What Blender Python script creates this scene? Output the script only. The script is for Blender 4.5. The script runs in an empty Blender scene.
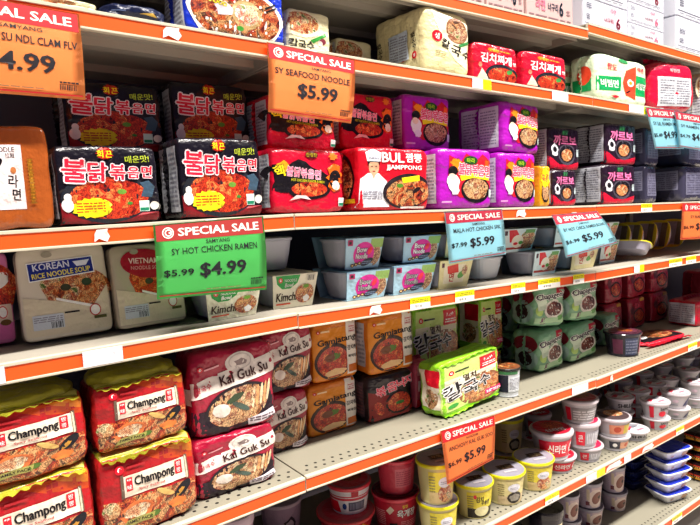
import bpy, bmesh, math, random
from mathutils import Vector, Matrix, noise
R_ = math.radians
SC = bpy.context.scene
COL = SC.collection

# ---------------------------------------------------------------- camera
FPX = 575.9
CX, CY, CZ = -0.6647, -1.1420, 1.5
YAW, PIT, ROLL = 0.62807, -0.08031, -0.03697
fw = Vector((math.sin(YAW)*math.cos(PIT), math.cos(YAW)*math.cos(PIT), math.sin(PIT)))
r0 = fw.cross(Vector((0, 0, 1))).normalized(); u0 = r0.cross(fw)
rt = r0*math.cos(ROLL) + u0*math.sin(ROLL); up = u0*math.cos(ROLL) - r0*math.sin(ROLL)
cam = bpy.data.cameras.new('camera'); cam.sensor_width = 36; cam.lens = FPX/700*36; cam.clip_start = .02
co = bpy.data.objects.new('camera', cam); COL.objects.link(co)
m = Matrix((rt, up, -fw)).transposed().to_4x4(); m.translation = (CX, CY, CZ); co.matrix_world = m
SC.camera = co

# ---------------------------------------------------------------- light
w = bpy.data.worlds.new('world'); SC.world = w; w.use_nodes = True
w.node_tree.nodes['Background'].inputs[0].default_value = (.34, .27, .72, 1)
w.node_tree.nodes['Background'].inputs[1].default_value = .12
def area(name, loc, rot, sx, sy, power, col):
    l = bpy.data.lights.new(name, 'AREA'); l.shape = 'RECTANGLE'; l.size = sx; l.size_y = sy
    l.energy = power; l.color = col
    o = bpy.data.objects.new(name, l); o.location = loc; o.rotation_euler = rot; COL.objects.link(o)
for ax, ay in ((-1.2, -2.1), (1.8, -2.1), (4.8, -2.1)):
    area('aisle_lamp_light', (ax, ay, 6.0), (R_(-18), 0, 0), 2.8, .4, 520, (1, .95, .88))
area('far_row_light', (1.5, -5.2, 5.6), (R_(-45), 0, 0), 7.5, .6, 60, (.93, .95, 1))
SC.view_settings.view_transform = 'Standard'; SC.view_settings.look = 'None'
SC.view_settings.gamma = 1; SC.view_settings.use_curve_mapping = False
SC.view_settings.exposure = .12

# ---------------------------------------------------------------- materials
def lin(h):
    h = h.lstrip('#'); o = []
    for i in (0, 2, 4):
        c = int(h[i:i+2], 16)/255; o.append(c/12.92 if c <= .04045 else ((c+.055)/1.055)**2.4)
    return (*o, 1)
_m = {}
def mat(h, rough=.4, metal=0, bump=0, bscale=60, alpha=1, trans=0, coat=0, vary=0):
    k = (h, rough, metal, bump, bscale, alpha, trans, coat, vary)
    if k in _m: return _m[k]
    M = bpy.data.materials.new('m_'+h.strip('#')); M.use_nodes = True
    nt = M.node_tree; b = nt.nodes['Principled BSDF']; N = nt.nodes.new; L = nt.links.new
    b.inputs['Base Color'].default_value = lin(h); b.inputs['Roughness'].default_value = rough
    b.inputs['Specular IOR Level'].default_value = .32; b.inputs['Metallic'].default_value = metal; b.inputs['Alpha'].default_value = alpha
    b.inputs['Transmission Weight'].default_value = trans; b.inputs['Coat Weight'].default_value = coat
    b.inputs['Coat Roughness'].default_value = .12
    if bump or vary:
        tc = N('ShaderNodeTexCoord'); no = N('ShaderNodeTexNoise'); no.inputs['Scale'].default_value = bscale
        no.inputs['Detail'].default_value = 3; L(tc.outputs['Object'], no.inputs['Vector'])
        if bump:
            bp = N('ShaderNodeBump'); bp.inputs['Strength'].default_value = bump; bp.inputs['Distance'].default_value = .01
            L(no.outputs['Fac'], bp.inputs['Height']); L(bp.outputs[0], b.inputs['Normal'])
            if coat: L(bp.outputs[0], b.inputs['Coat Normal'])
        if vary:
            hs = N('ShaderNodeHueSaturation'); hs.inputs['Color'].default_value = lin(h)
            mr = N('ShaderNodeMapRange'); mr.inputs[3].default_value = 1-vary; mr.inputs[4].default_value = 1+vary
            L(no.outputs['Fac'], mr.inputs[0]); L(mr.outputs[0], hs.inputs['Value']); L(hs.outputs[0], b.inputs['Base Color'])
    _m[k] = M; return M
def foil(h): return mat(h, .28, 0, .85, 34, coat=.3)
def ink(h): return mat(h, .34, 0, .7, 34)
def paper(h): return mat(h, .6)
def food(key, cols, scale=70, strands=.5):
    k = ('food', key)
    if k in _m: return _m[k]
    M = bpy.data.materials.new('food_'+key); M.use_nodes = True
    nt = M.node_tree; b = nt.nodes['Principled BSDF']; N = nt.nodes.new; L = nt.links.new
    b.inputs['Roughness'].default_value = .35
    tc = N('ShaderNodeTexCoord'); no = N('ShaderNodeTexNoise'); no.inputs['Scale'].default_value = scale*.75
    no.inputs['Detail'].default_value = 3; no.inputs['Distortion'].default_value = 1.5
    L(tc.outputs['Object'], no.inputs['Vector'])
    v = N('ShaderNodeTexVoronoi'); v.inputs['Scale'].default_value = scale*.9; L(tc.outputs['Object'], v.inputs['Vector'])
    wv = N('ShaderNodeTexWave'); wv.inputs['Scale'].default_value = scale*1.3; wv.inputs['Distortion'].default_value = 14
    wv.inputs['Detail Scale'].default_value = 2.5; L(tc.outputs['Object'], wv.inputs['Vector'])
    sx = N('ShaderNodeSeparateColor'); L(v.outputs['Color'], sx.inputs[0])
    mx = N('ShaderNodeMath'); mx.operation = 'MULTIPLY_ADD'; L(sx.outputs[0], mx.inputs[0]); mx.inputs[1].default_value = .38; L(no.outputs['Fac'], mx.inputs[2])
    cr = N('ShaderNodeValToRGB'); L(mx.outputs[0], cr.inputs[0])
    mr = N('ShaderNodeMapRange'); mr.inputs[3].default_value = .30; mr.inputs[4].default_value = 1.25; L(wv.outputs['Fac'], mr.inputs[0])
    hs = N('ShaderNodeHueSaturation'); L(cr.outputs[0], hs.inputs['Color']); L(mr.outputs[0], hs.inputs['Value']); L(hs.outputs[0], b.inputs['Base Color'])
    n = len(cols); e = cr.color_ramp.elements
    while len(e) < n: e.new(.5)
    for i, c in enumerate(cols): e[i].position = .36+.62*i/(n-1); e[i].color = lin(c)
    _m[k] = M; return M
F_red = food('red', ['#2a0808', '#a81c10', '#e04420', '#b02414', '#f8904a', '#c83418'], 75)
F_dk = food('dark', ['#1c0d0c', '#7a2a18', '#c96a30', '#3a1512', '#e0a060'], 70)
F_soup = food('soup', ['#5c1c0c', '#c05a20', '#e8b070', '#a83018', '#ecd0a0', '#4d6a24'], 60)
F_cream = food('cream', ['#3a1c14', '#a8683c', '#e0b884', '#8a3422', '#e8caa0', '#56702c'], 60)
F_mix = food('mix', ['#160810', '#8a2418', '#c05a2a', '#d8a068', '#2c1418', '#b04420', '#5a6a2a'], 45, 1)
F_jja = food('jja', ['#140a0c', '#4a1a12', '#7a2a1c', '#b86040', '#2a0c0c', '#a03020'], 55)

# ---------------------------------------------------------------- mesh helpers
def link(name, me, mats, parent=None):
    for mm in mats: me.materials.append(mm)
    o = bpy.data.objects.new(name, me); COL.objects.link(o)
    if parent: o.parent = parent
    return o
def from_bm(name, bm, mats, parent=None, smooth=False):
    me = bpy.data.meshes.new(name); bm.to_mesh(me); bm.free()
    if smooth:
        for p in me.polygons: p.use_smooth = True
    return link(name, me, mats if isinstance(mats, (list, tuple)) else [mats], parent)
def box(bm, x0, x1, y0, y1, z0, z1, mi=0):
    vs = [bm.verts.new(p) for p in ((x0,y0,z0),(x1,y0,z0),(x1,y1,z0),(x0,y1,z0),(x0,y0,z1),(x1,y0,z1),(x1,y1,z1),(x0,y1,z1))]
    for f in ((0,3,2,1),(4,5,6,7),(0,1,5,4),(1,2,6,5),(2,3,7,6),(3,0,4,7)):
        bm.faces.new([vs[i] for i in f]).material_index = mi
def empty(name, loc=(0, 0, 0), rz=0, ry=0):
    o = bpy.data.objects.new(name, None); o.empty_display_size = .05
    o.location = loc; o.rotation_euler = (0, ry, rz); COL.objects.link(o); return o
def tag(o, label, cat, group=None):
    o['label'] = label; o['category'] = cat
    if group: o['group'] = group
def structure(o): o['kind'] = 'structure'; return o

_t = {}
def text_mesh(s, off):
    k = (s, off)
    if k in _t: return _t[k]
    c = bpy.data.curves.new('t', 'FONT'); c.body = s; c.size = 1; c.offset = off
    c.resolution_u = 2; c.fill_mode = 'FRONT'
    o = bpy.data.objects.new('t', c); COL.objects.link(o)
    dg = bpy.context.evaluated_depsgraph_get()
    me = bpy.data.meshes.new_from_object(o.evaluated_get(dg))
    vs = [(v.co.x, v.co.y) for v in me.vertices]; fs = [tuple(p.vertices) for p in me.polygons]
    bpy.data.objects.remove(o); bpy.data.curves.remove(c); bpy.data.meshes.remove(me)
    _t[k] = (vs, fs); return _t[k]

class Art:
    """flat printing: polygons, ellipses and lettering in metres, wrapped on to a surface"""
    def __init__(s): s.e = []
    def add(s, vs, fs, m): s.e.append((vs, fs, m)); return s
    def poly(s, pts, m): return s.add(pts, [tuple(range(len(pts)))], m)
    def rect(s, x0, y0, x1, y1, m, rot=0):
        cx, cy = (x0+x1)/2, (y0+y1)/2; c, q = math.cos(R_(rot)), math.sin(R_(rot))
        return s.poly([(cx+(x-cx)*c-(y-cy)*q, cy+(x-cx)*q+(y-cy)*c) for x, y in ((x0,y0),(x1,y0),(x1,y1),(x0,y1))], m)
    def ell(s, cx, cy, rx, ry, m, n=26, rot=0, wob=0):
        c, q = math.cos(R_(rot)), math.sin(R_(rot)); P = []
        for i in range(n):
            a = 2*math.pi*i/n; k = 1+wob*math.sin(5*a)+wob*.6*math.sin(8*a+1)
            x, y = rx*k*math.cos(a), ry*k*math.sin(a); P.append((cx+x*c-y*q, cy+x*q+y*c))
        return s.poly(P, m)
    def star(s, cx, cy, rx, ry, n, inner, m):
        return s.poly([(cx+rx*(1 if i % 2 else inner)*math.cos(math.pi*i/n), cy+ry*(1 if i % 2 else inner)*math.sin(math.pi*i/n)) for i in range(2*n)], m)
    def txt(s, t, cx, cy, h, m, w=None, bold=.012, rot=0, shear=0, ol=None):
        vs, fs = text_mesh(t, .004)
        if not vs: return s
        xs = [v[0] for v in vs]; ys = [v[1] for v in vs]; bx, by = (min(xs)+max(xs))/2, (min(ys)+max(ys))/2
        k = h/(max(ys)-min(ys)); kx = w/(max(xs)-min(xs)) if w else k
        c, q = math.cos(R_(rot)), math.sin(R_(rot))
        def T(shifts):
            V_ = []; F_ = []
            for dx, dy in shifts:
                b0 = len(V_)
                for x, y in vs:
                    y = (y-by+dy)*k; x = (x-bx+dx)*kx+shear*y; V_.append((cx+x*c-y*q, cy+x*q+y*c))
                F_ += [tuple(j+b0 for j in f) for f in fs]
            return V_, F_
        if ol:
            r = bold*.5+ol[1]*.7; s.add(*T([(r*math.cos(a*.7854), r*math.sin(a*.7854)) for a in range(8)]), ol[0])
        r = bold*.5
        return s.add(*T([(0, 0)] if bold < .02 else [(-r, 0), (r, 0), (0, r*.6), (0, -r*.6)]), m)
    def lines(s, x0, x1, y0, y1, n, m, seed=1):
        r = random.Random(seed); dy = (y1-y0)/n; vs = []; fs = []
        for i in range(n):
            x = x0
            while x < x1:
                ww = min((x1-x0)*r.uniform(.08, .3), x1-x); b = len(vs); y = y0+i*dy
                vs += [(x, y), (x+ww, y), (x+ww, y+dy*.5), (x, y+dy*.5)]; fs.append((b, b+1, b+2, b+3)); x += ww+(x1-x0)*.035
        return s.add(vs, fs, m)
    def bars(s, x0, x1, y0, y1, m, n=14):
        r = random.Random(n); vs = []; fs = []; d = (x1-x0)/n
        for i in range(n):
            ww = d*r.uniform(.25, .75); b = len(vs); x = x0+i*d
            vs += [(x, y0), (x+ww, y0), (x+ww, y1), (x, y1)]; fs.append((b, b+1, b+2, b+3))
        return s.add(vs, fs, m)
    def label(s, x0, y0, x1, y1, paper_, inkc, n=9):
        s.rect(x0, y0, x1, y1, paper_); mx = (x1-x0)*.06; mid = (x0+x1)/2
        s.lines(x0+mx, mid-mx*.5, y0+(y1-y0)*.08, y1-(y1-y0)*.06, n, inkc, 3)
        return s.lines(mid+mx*.5, x1-mx, y0+(y1-y0)*.08, y1-(y1-y0)*.06, n, inkc, 8)
    def build(s, surf, name, parent, step=.010, base=.0008, inc=.00012):
        bm = bmesh.new(); mats = []
        for i, (vs, fs, m) in enumerate(s.e):
            if m not in mats: mats.append(m)
            mi = mats.index(m); z = base+inc*i
            bv = [bm.verts.new((x, y, z)) for x, y in vs]
            for f in fs:
                try: bm.faces.new([bv[j] for j in f]).material_index = mi
                except ValueError: pass
        bmesh.ops.triangulate(bm, faces=[f for f in bm.faces if len(f.verts) > 4])
        if step:
            for ax in (0, 1):
                vals = [v.co[ax] for v in bm.verts]
                i = math.floor(min(vals)/step)+1
                while i*step < max(vals):
                    p = [0, 0, 0]; p[ax] = i*step; nn = [0, 0, 0]; nn[ax] = 1
                    bmesh.ops.bisect_plane(bm, geom=bm.verts[:]+bm.edges[:]+bm.faces[:], dist=1e-6, plane_co=p, plane_no=nn)
                    i += 1
        for v in bm.verts: v.co = surf(v.co.x, v.co.y, v.co.z)
        return from_bm(name, bm, mats, parent, smooth=bool(step))

# surfaces --------------------------------------------------------
def sup(p, a, b, c, n, H, D, wr, seed, off=0):
    g = Vector((math.copysign(abs(p[0]/a)**(n-1)/a, p[0]), math.copysign(abs(p[1]/b)**(n-1)/b, p[1]), math.copysign(abs(p[2]/c)**(n-1)/c, p[2])))
    g.normalize(); P = Vector(p); o0 = off
    if wr: off += wr*noise.noise(P*22+Vector((seed, 0, 0)))+wr*.6*noise.noise(P*48+Vector((0, seed, 0)))
    P += g*off
    return Vector((P.x, P.y+D/2, min(max(P.z, -c), c+o0)+H/2))
def bag_surfs(W, H, D, n, wr, seed):
    a, b, c = W/2, D/2, H/2
    def front(x, z, off):
        zz = z-H/2; s = max(1-abs(x/a)**n-abs(zz/c)**n, .002)
        return sup((x, -b*s**(1/n), zz), a, b, c, n, H, D, wr, seed, off)
    def left(y, z, off):            # y runs 0 (back) .. D (front) so that lettering reads from the left
        zz = z-H/2; yy = D/2-y; s = max(1-abs(yy/b)**n-abs(zz/c)**n, .002)
        return sup((-a*s**(1/n), yy, zz), a, b, c, n, H, D, wr, seed, off)
    def top(x, y, off):
        yy = y-D/2; s = max(1-abs(x/a)**n-abs(yy/b)**n, .002)
        return sup((x, yy, c*s**(1/n)), a, b, c, n, H, D, wr, seed, off)
    return front, left, top
def bag_body(W, H, D, n, wr, seed, m, parent, name='bag', res=18, topm=None):
    a, b, c = W/2, D/2, H/2; bm = bmesh.new(); cache = {}
    def V(q):
        k = tuple(round(t, 4) for t in q)
        if k not in cache:
            s = sum(abs(t)**n for t in q)**(-1/n)
            cache[k] = bm.verts.new(sup((q[0]*s*a, q[1]*s*b, q[2]*s*c), a, b, c, n, H, D, wr, seed))
        return cache[k]
    ts = [math.copysign(1-(1-abs(q))**1.7, q) for q in (i/res*2-1 for i in range(res+1))]
    for ax in range(3):
        for sg in (-1, 1):
            for i in range(res):
                for j in range(res):
                    q = []
                    for (p, r) in ((i, j), (i+1, j), (i+1, j+1), (i, j+1)):
                        t = [0, 0, 0]; t[ax] = sg; t[(ax+1) % 3] = ts[p]; t[(ax+2) % 3] = ts[r]; q.append(V(t))
                    if sg < 0: q.reverse()
                    f = bm.faces.new(q)
                    if topm and ax == 2 and sg > 0: f.material_index = 1
    return from_bm(name, bm, [m]+([topm] if topm else []), parent, smooth=True)
def fin(P0, P1, out, wid, m, parent, ripple=.0025, n=40, name='crimped_seal', teeth=True, th=.0008):
    P0, P1, out = Vector(P0), Vector(P1), Vector(out).normalized(); d = P1-P0; nn = d.cross(out).normalized()
    bm = bmesh.new(); rows = []
    for k in range(4):
        row = []
        for i in range(n+1):
            t = i/n; ww = wid*k/3+(wid*.12*(i % 2) if k == 3 and teeth else 0)
            row.append(bm.verts.new(P0+d*t+out*ww+nn*(ripple*math.sin(i*1.3+k)*(k/3)+.004*math.sin(t*7)*(k/3))))
        rows.append(row)
    for k in range(3):
        for i in range(n): bm.faces.new((rows[k][i], rows[k][i+1], rows[k+1][i+1], rows[k+1][i]))
    bmesh.ops.solidify(bm, geom=bm.faces[:], thickness=th)
    return from_bm(name, bm, m, parent, smooth=True)

# kinds ------------------------------------------------------------
KINDS = {}
def bag(name, W, H, D, body, front=None, left=None, top=None, n=7, wr=.003, seed=1, fins='lr', finm=None, topm=None, lname='nutrition_label', noun='noodle_multipack', fit=1.04):
    """origin at the foot of the front face's middle, the bag runs back along +Y"""
    root = empty(noun)
    bd = bag_body(W, H, D, n, wr, seed, body, root, topm=topm)
    f, l, t = bag_surfs(W, H, D, n, wr, seed)
    if front:
        front.e = [([(x*fit, H/2+(z-H/2)*fit) for x, z in vs], fs, m_) for vs, fs, m_ in front.e]
        front.build(f, 'printed_front', bd)
    if left: left.build(l, lname, bd)
    if top: top.build(t, 'printed_top', bd)
    fm = finm or body
    if 'l' in fins: fin((-W/2+.002, D*.5, H*.08), (-W/2+.002, D*.5, H*.92), (-1, -.15, 0), .011, fm, root)
    if 'r' in fins: fin((W/2-.002, D*.5, H*.08), (W/2-.002, D*.5, H*.92), (1, -.15, 0), .011, fm, root)
    if 't' in fins: fin((-W*.46, D*.10, H-.006), (W*.46, D*.10, H-.006), (0, -.9, .02), .015, fm, root)
    if 'b' in fins: fin((-W*.46, D*.05, .006), (W*.46, D*.05, .006), (0, -1, .05), .010, fm, root)
    if 'u' in fins: fin((-W*.44, D*.5, H-.003), (W*.44, D*.5, H-.003), (0, .2, 1), .014, fm, root)
    KINDS[name] = (root, W, H, D, 'bag'); return root

def plane_surf(z_up=True):
    return lambda x, z, off: Vector((x, -off, z))
def rbox_mesh(bm, W, H, D, r=.002):
    box(bm, -W/2, W/2, 0, D, 0, H)
    bmesh.ops.bevel(bm, geom=bm.edges[:], offset=r, segments=2, affect='EDGES')
def carton(name, W, H, D, m, front=None, left=None):
    root = empty('noodle_carton'); bm = bmesh.new(); rbox_mesh(bm, W, H, D, .003)
    bd = from_bm('carton_body', bm, m, root)
    if front: front.build(lambda x, z, o: Vector((x, -o, z)), 'printed_front', bd, step=0)
    if left: left.build(lambda y, z, o: Vector((-W/2-o, D-y, z)), 'printed_side', bd, step=0)
    bm = bmesh.new(); box(bm, -W*.5+.004, W*.5-.004, D*.44, D*.56, H-.0002, H+.0008)
    from_bm('packing_tape', bm, mat('#c9a878', .3), root)
    KINDS[name] = (root, W, H, D, 'bag'); return root

def loft(bm, rings, close=True, mi=0, cap0=True, cap1=True):
    """rings: list of lists of points"""
    R = [[bm.verts.new(p) for p in r] for r in rings]; n = len(R[0])
    for a, b in zip(R, R[1:]):
        for i in range(n):
            bm.faces.new((a[i], a[(i+1) % n], b[(i+1) % n], b[i])).material_index = mi
    if cap0: bm.faces.new(R[0][::-1]).material_index = mi
    if cap1: bm.faces.new(R[-1]).material_index = mi
def srect(a, b, z, n=4, N=40, cy=0):
    P = []
    for i in range(N):
        t = 2*math.pi*i/N; c, s = math.cos(t), math.sin(t); k = (abs(c)**n+abs(s)**n)**(-1/n)
        P.append((a*c*k, cy+b*s*k, z))
    return P
def sleeve_bowl(name, SW, H, D, bw_, bowlm, slm, front, film=None):
    """plastic bowl, long across the shelf, in a printed card sleeve; origin foot of sleeve front"""
    root = empty('bowl_noodle_pack'); bm = bmesh.new(); bw = SW*.97; a, b = bw/2, D/2-.006; cy = D/2
    loft(bm, [srect(a*.72, b*.66, .0015, 3.2, cy=cy), srect(a*.78, b*.74, .006, 3.2, cy=cy), srect(a*.90, b*.84, H*.5, 3.4, cy=cy), srect(a*.95, b*.9, H*.84, 3.6, cy=cy),
              srect(a*1.0, b*.95, H*.86, 3.8, cy=cy), srect(a*1.0, b*.95, H*.92, 3.8, cy=cy), srect(a*.96, b*.9, H*.94, 3.8, cy=cy)])
    from_bm('plastic_bowl', bm, bowlm, root, smooth=False)
    if front:
        h = SW/2; bm = bmesh.new(); k = .87; t = .0012
        prof = [(D*.12, 0), (0, H*.97), (D, H*.99), (D*.88, 0)]    # (y,z)
        def rg(x, s):
            kk = [k, 1, 1, k]
            return [(x*kk[i], prof[i][0], prof[i][1]) for i in range(4)]
        xs = [rg(-h, 0), rg(h, 0)]; A = [[bm.verts.new(p) for p in r] for r in xs]
        for i in range(4): bm.faces.new((A[0][i], A[1][i], A[1][(i+1) % 4], A[0][(i+1) % 4]))
        bmesh.ops.solidify(bm, geom=bm.faces[:], thickness=t)
        bd = from_bm('card_sleeve', bm, slm, root)
        def sf(x, z, o):
            q = z/(H*.97); xx = x*(k+(1-k)*q); return Vector((xx, D*.12*(1-q)-o-.0012, z))
        front.build(sf, 'printed_front', bd, step=0)
    KINDS[name] = (root, SW, H, D, 'bag'); return root

def cup(name, R, H, taper, bodym, rimm, lidm, wrap=None, lidart=None, rim=.004, noun='noodle_cup', foot=.004, band=None):
    """round tapered cup; origin centre of base, R at the rim"""
    root = empty(noun); Rb = R*taper; N = 40; bm = bmesh.new()
    def ring(r, z): return [(r*math.cos(2*math.pi*i/N), r*math.sin(2*math.pi*i/N), z) for i in range(N)]
    rr = R-rim
    loft(bm, [ring(Rb*.93, 0), ring(Rb, .001), ring(Rb, foot), ring(Rb*.985+.0, foot+.002), ring(Rb+(rr-Rb)*.97, H*.93), ring(rr, H-.004)])
    bd = from_bm('cup_body', bm, bodym, root, smooth=False)
    bm = bmesh.new()
    loft(bm, [ring(R-rim*1.2, H-.008), ring(R-.001, H-.008), ring(R, H-.006), ring(R, H-.002), ring(R-.0015, H), ring(R-rim*.8, H), ring(R-rim, H-.001)])
    from_bm('rim', bm, rimm, root)
    bm = bmesh.new(); loft(bm, [ring(R-rim*.9, H-.003), ring(R-rim*.95, H+.0006), ring(R*.5, H+.0012)])
    ld = from_bm('lid', bm, lidm, root)
    if wrap:
        def sf(x, z, o):
            q = (z-foot)/(H*.93-foot); r = Rb*.985+(rr-Rb)*.97*q+o+.0006; t = x/R
            return Vector((r*math.sin(t), -r*math.cos(t), z))
        wrap.build(sf, 'printed_wrap', bd, step=R*.12)
    if lidart: lidart.build(lambda x, y, o: Vector((x, y, H+.0012+o)), 'printed_lid', ld, step=0)
    KINDS[name] = (root, 2*R, H, 2*R, 'cup'); return root
def tray(name, W, H, D, bodym, lidm, lidart=None, taper=.78, side=None, noun='noodle_tray', n=5, rimm=None):
    root = empty(noun); a, b = W/2, D/2; bm = bmesh.new(); cy = D/2
    loft(bm, [srect(a*taper, b*taper, 0, n, cy=cy), srect(a*taper*1.02, b*taper*1.02, .003, n, cy=cy), srect(a*.93, b*.93, H*.86, n, cy=cy), srect(a, b, H*.88, n, cy=cy), srect(a, b, H*.95, n, cy=cy), srect(a*.97, b*.97, H*.96, n, cy=cy)])
    bd = from_bm('tray_body', bm, bodym, root)
    if rimm:
        bm = bmesh.new(); loft(bm, [srect(a*.99, b*.99, H*.84, n, cy=cy), srect(a*1.02, b*1.02, H*.86, n, cy=cy), srect(a*1.02, b*1.02, H*.98, n, cy=cy), srect(a*.99, b*.99, H*1.0, n, cy=cy), srect(a*.93, b*.93, H*.97, n, cy=cy)], cap0=False, cap1=False); from_bm('rim', bm, rimm, root)
    bm = bmesh.new(); loft(bm, [srect(a*.93, b*.93, H*.95, n, cy=cy), srect(a*.93, b*.93, H*.99, n, cy=cy), srect(a*.9, b*.9, H, n, cy=cy)])
    ld = from_bm('film_lid', bm, lidm, root)
    if lidart: lidart.build(lambda x, y, o: Vector((x, y, H+o)), 'printed_lid', ld, step=0)
    if side: side.build(lambda x, z, o: Vector((x, cy-b*(taper+(.93-taper)*z/(H*.86))-o, z)), 'printed_side', bd, step=0)
    KINDS[name] = (root, W, H, D, 'bag'); return root
WH, BK, RD, YL = ink('#f4f2f0'), ink('#120e14'), ink('#d01428'), ink('#f2de1e')
LG, LI = ink('#ccced6'), ink('#8e8e9c')
def side_label(W_, H_, n=12): return Art().label(W_*.12, H_*.1, W_*.9, H_*.9, LG, LI, n)
def seal_logo(A, cx, cy, r, c1=RD, c2=WH):
    A.ell(cx, cy, r, r, c1); A.ell(cx, cy, r*.45, r*.5, c2); A.ell(cx+r*.1, cy+r*.1, r*.25, r*.22, c1, 12); return A

# black spicy noodle bag -------------------------------------------
def art_hot(bg_low='#8a1420', burst=True):
    A = Art(); W, H = .176, .15
    A.poly([(-.082, .006), (.082, .006), (.082, .022), (.03, .012), (-.04, .022), (-.082, .045)], ink(bg_low))
    A.ell(-.006, .052, .074, .046, ink('#20242e'), 34); A.ell(-.002, .050, .066, .038, F_red, 34, 0, .03)
    A.ell(.018, .062, .008, .005, ink('#6a9a3a'), 12); A.ell(.03, .04, .005, .003, ink('#3f7a30'), 10)
    A.poly([(.050, .052), (.056, .068), (.050, .078), (.066, .082), (.076, .070), (.070, .05)], ink('#3c5468'))
    A.rect(.046, .024, .064, .044, ink('#cfe8e0')); A.rect(.047, .025, .063, .031, ink('#1f7a5a')); A.ell(.073, .034, .008, .008, ink('#e8e4d8'), 16)
    if burst:
        A.star(-.034, .034, .034, .019, 15, .84, YL)
        A.lines(-.058, -.012, .026, .046, 4, ink('#c05018'), 5)
        A.ell(-.071, .040, .009, .012, WH, 14); A.ell(-.070, .054, .006, .007, WH, 12)
    A.star(-.006, .132, .016, .011, 9, .6, ink('#b02010')); A.txt('화끈', -.006, .131, .013, YL, bold=.03)
    A.txt('매운맛!', .048, .122, .013, ink('#b8c83a'), bold=.02, rot=3)
    for ch, x, y, h in (('불', -.056, .101, .040), ('닭', -.020, .099, .034), ('볶', .013, .098, .028), ('음', .040, .097, .021), ('면', .063, .098, .021)):
        A.txt(ch, x, y, h, ink('#e0203c'), bold=.055, rot=-3, ol=(ink('#f0dce0'), .07))
    return A
bag('hot_black', .176, .150, .13, foil('#15121c'), art_hot(), side_label(.13, .15), n=14, seed=3)
# red extra hot bag
def art_haek():
    A = Art()
    A.ell(-.02, .078, .066, .034, BK, 30, -8, .12); A.poly([(.0, .10), (.055, .075), (.03, .06), (-.01, .06)], BK)
    A.ell(-.002, .057, .046, .020, BK, 30); A.ell(-.001, .058, .038, .015, F_red, 26)
    A.ell(-.055, .103, .012, .012, ink('#e0a020'), 9, 0, .2)
    A.txt('핵', -.062, .094, .022, YL, bold=.05, rot=12, ol=(BK, .05))
    A.txt('불닭볶음면', -.012, .091, .019, ink('#f06a90'), w=.072, bold=.05, rot=-6, ol=(ink('#f8e0e6'), .04))
    A.txt('HOT CHICKEN FLAVOR RAMEN', -.004, .075, .0055, ink('#c8c020'), w=.07, rot=-4)
    A.star(.056, .082, .022, .030, 9, .6, ink('#e86a18')); A.ell(.056, .078, .014, .020, BK, 18); A.ell(.057, .066, .009, .010, ink('#e8e0d0'), 14)
    A.ell(.006, .128, .014, .007, ink('#4a1418'), 14); A.txt('한정판', .006, .128, .008, ink('#b0a020'))
    A.star(.052, .126, .012, .008, 7, .6, ink('#e07020')); A.rect(.062, .022, .076, .040, ink('#d8e0e0')); A.rect(.063, .023, .075, .029, ink('#1f7a5a'))
    A.poly([(-.045, .035), (-.02, .040), (0, .036), (-.01, .045), (-.03, .046)], ink('#f0c8c8'))
    return A
bag('hot_red', .176, .150, .13, foil('#c8102e'), art_haek(), side_label(.13, .15), fit=1.14, n=13, seed=5)
# seafood bag with cook
def art_cook():
    A = Art(); c = ink('#f2ead8')
    A.poly([(-.086, .012), (-.082, .075), (-.066, .088), (-.040, .088), (-.022, .07), (-.018, .012)], ink('#eceef4'))
    A.poly([(-.058, .088), (-.052, .074), (-.046, .088)], ink('#d8b090'))
    A.ell(-.052, .101, .0125, .017, ink('#e0ac88'), 20); A.poly([(-.066, .104), (-.067, .118), (-.037, .118), (-.038, .104), (-.042, .112), (-.062, .112)], ink('#1c1414'))
    A.poly([(-.068, .114), (-.071, .134), (-.052, .141), (-.034, .134), (-.036, .114)], ink('#e8ecf4'))
    A.ell(-.057, .103, .002, .0012, BK, 8); A.ell(-.047, .103, .002, .0012, BK, 8); A.ell(-.052, .092, .004, .0012, ink('#a03a30'), 8)
    A.lines(-.064, -.036, .119, .124, 2, LI); A.lines(-.078, -.035, .030, .05, 5, LI)
    A.txt('BUL', -.006, .124, .022, WH, bold=.05); A.txt('짬뽕', .046, .125, .021, WH, bold=.05)
    A.txt('JJAMPPONG', .022, .101, .013, WH, w=.088, bold=.04)
    A.ell(.028, .048, .062, .040, ink('#241a20'), 34, 8); A.ell(.030, .045, .056, .033, F_mix, 34, 6)
    A.ell(.008, .060, .009, .005, ink('#4f8a2a'), 10); A.ell(.05, .05, .012, .005, ink('#1c1418'), 12, 30)
    A.poly([(.012, .078), (.06, .085), (.06, .072), (.015, .066)], YL); A.rect(.01, .008, .07, .012, WH)
    return A
sl = Art(); sl.ell(.065, .075, .045, .06, BK, 24); sl.ell(.065, .075, .036, .05, F_mix, 24); sl.rect(.02, .02, .11, .03, ink('#d8b020'))
bag('cook_red', .180, .150, .13, foil('#d81428'), art_cook(), sl, n=13, seed=8, lname='side_print')
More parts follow.
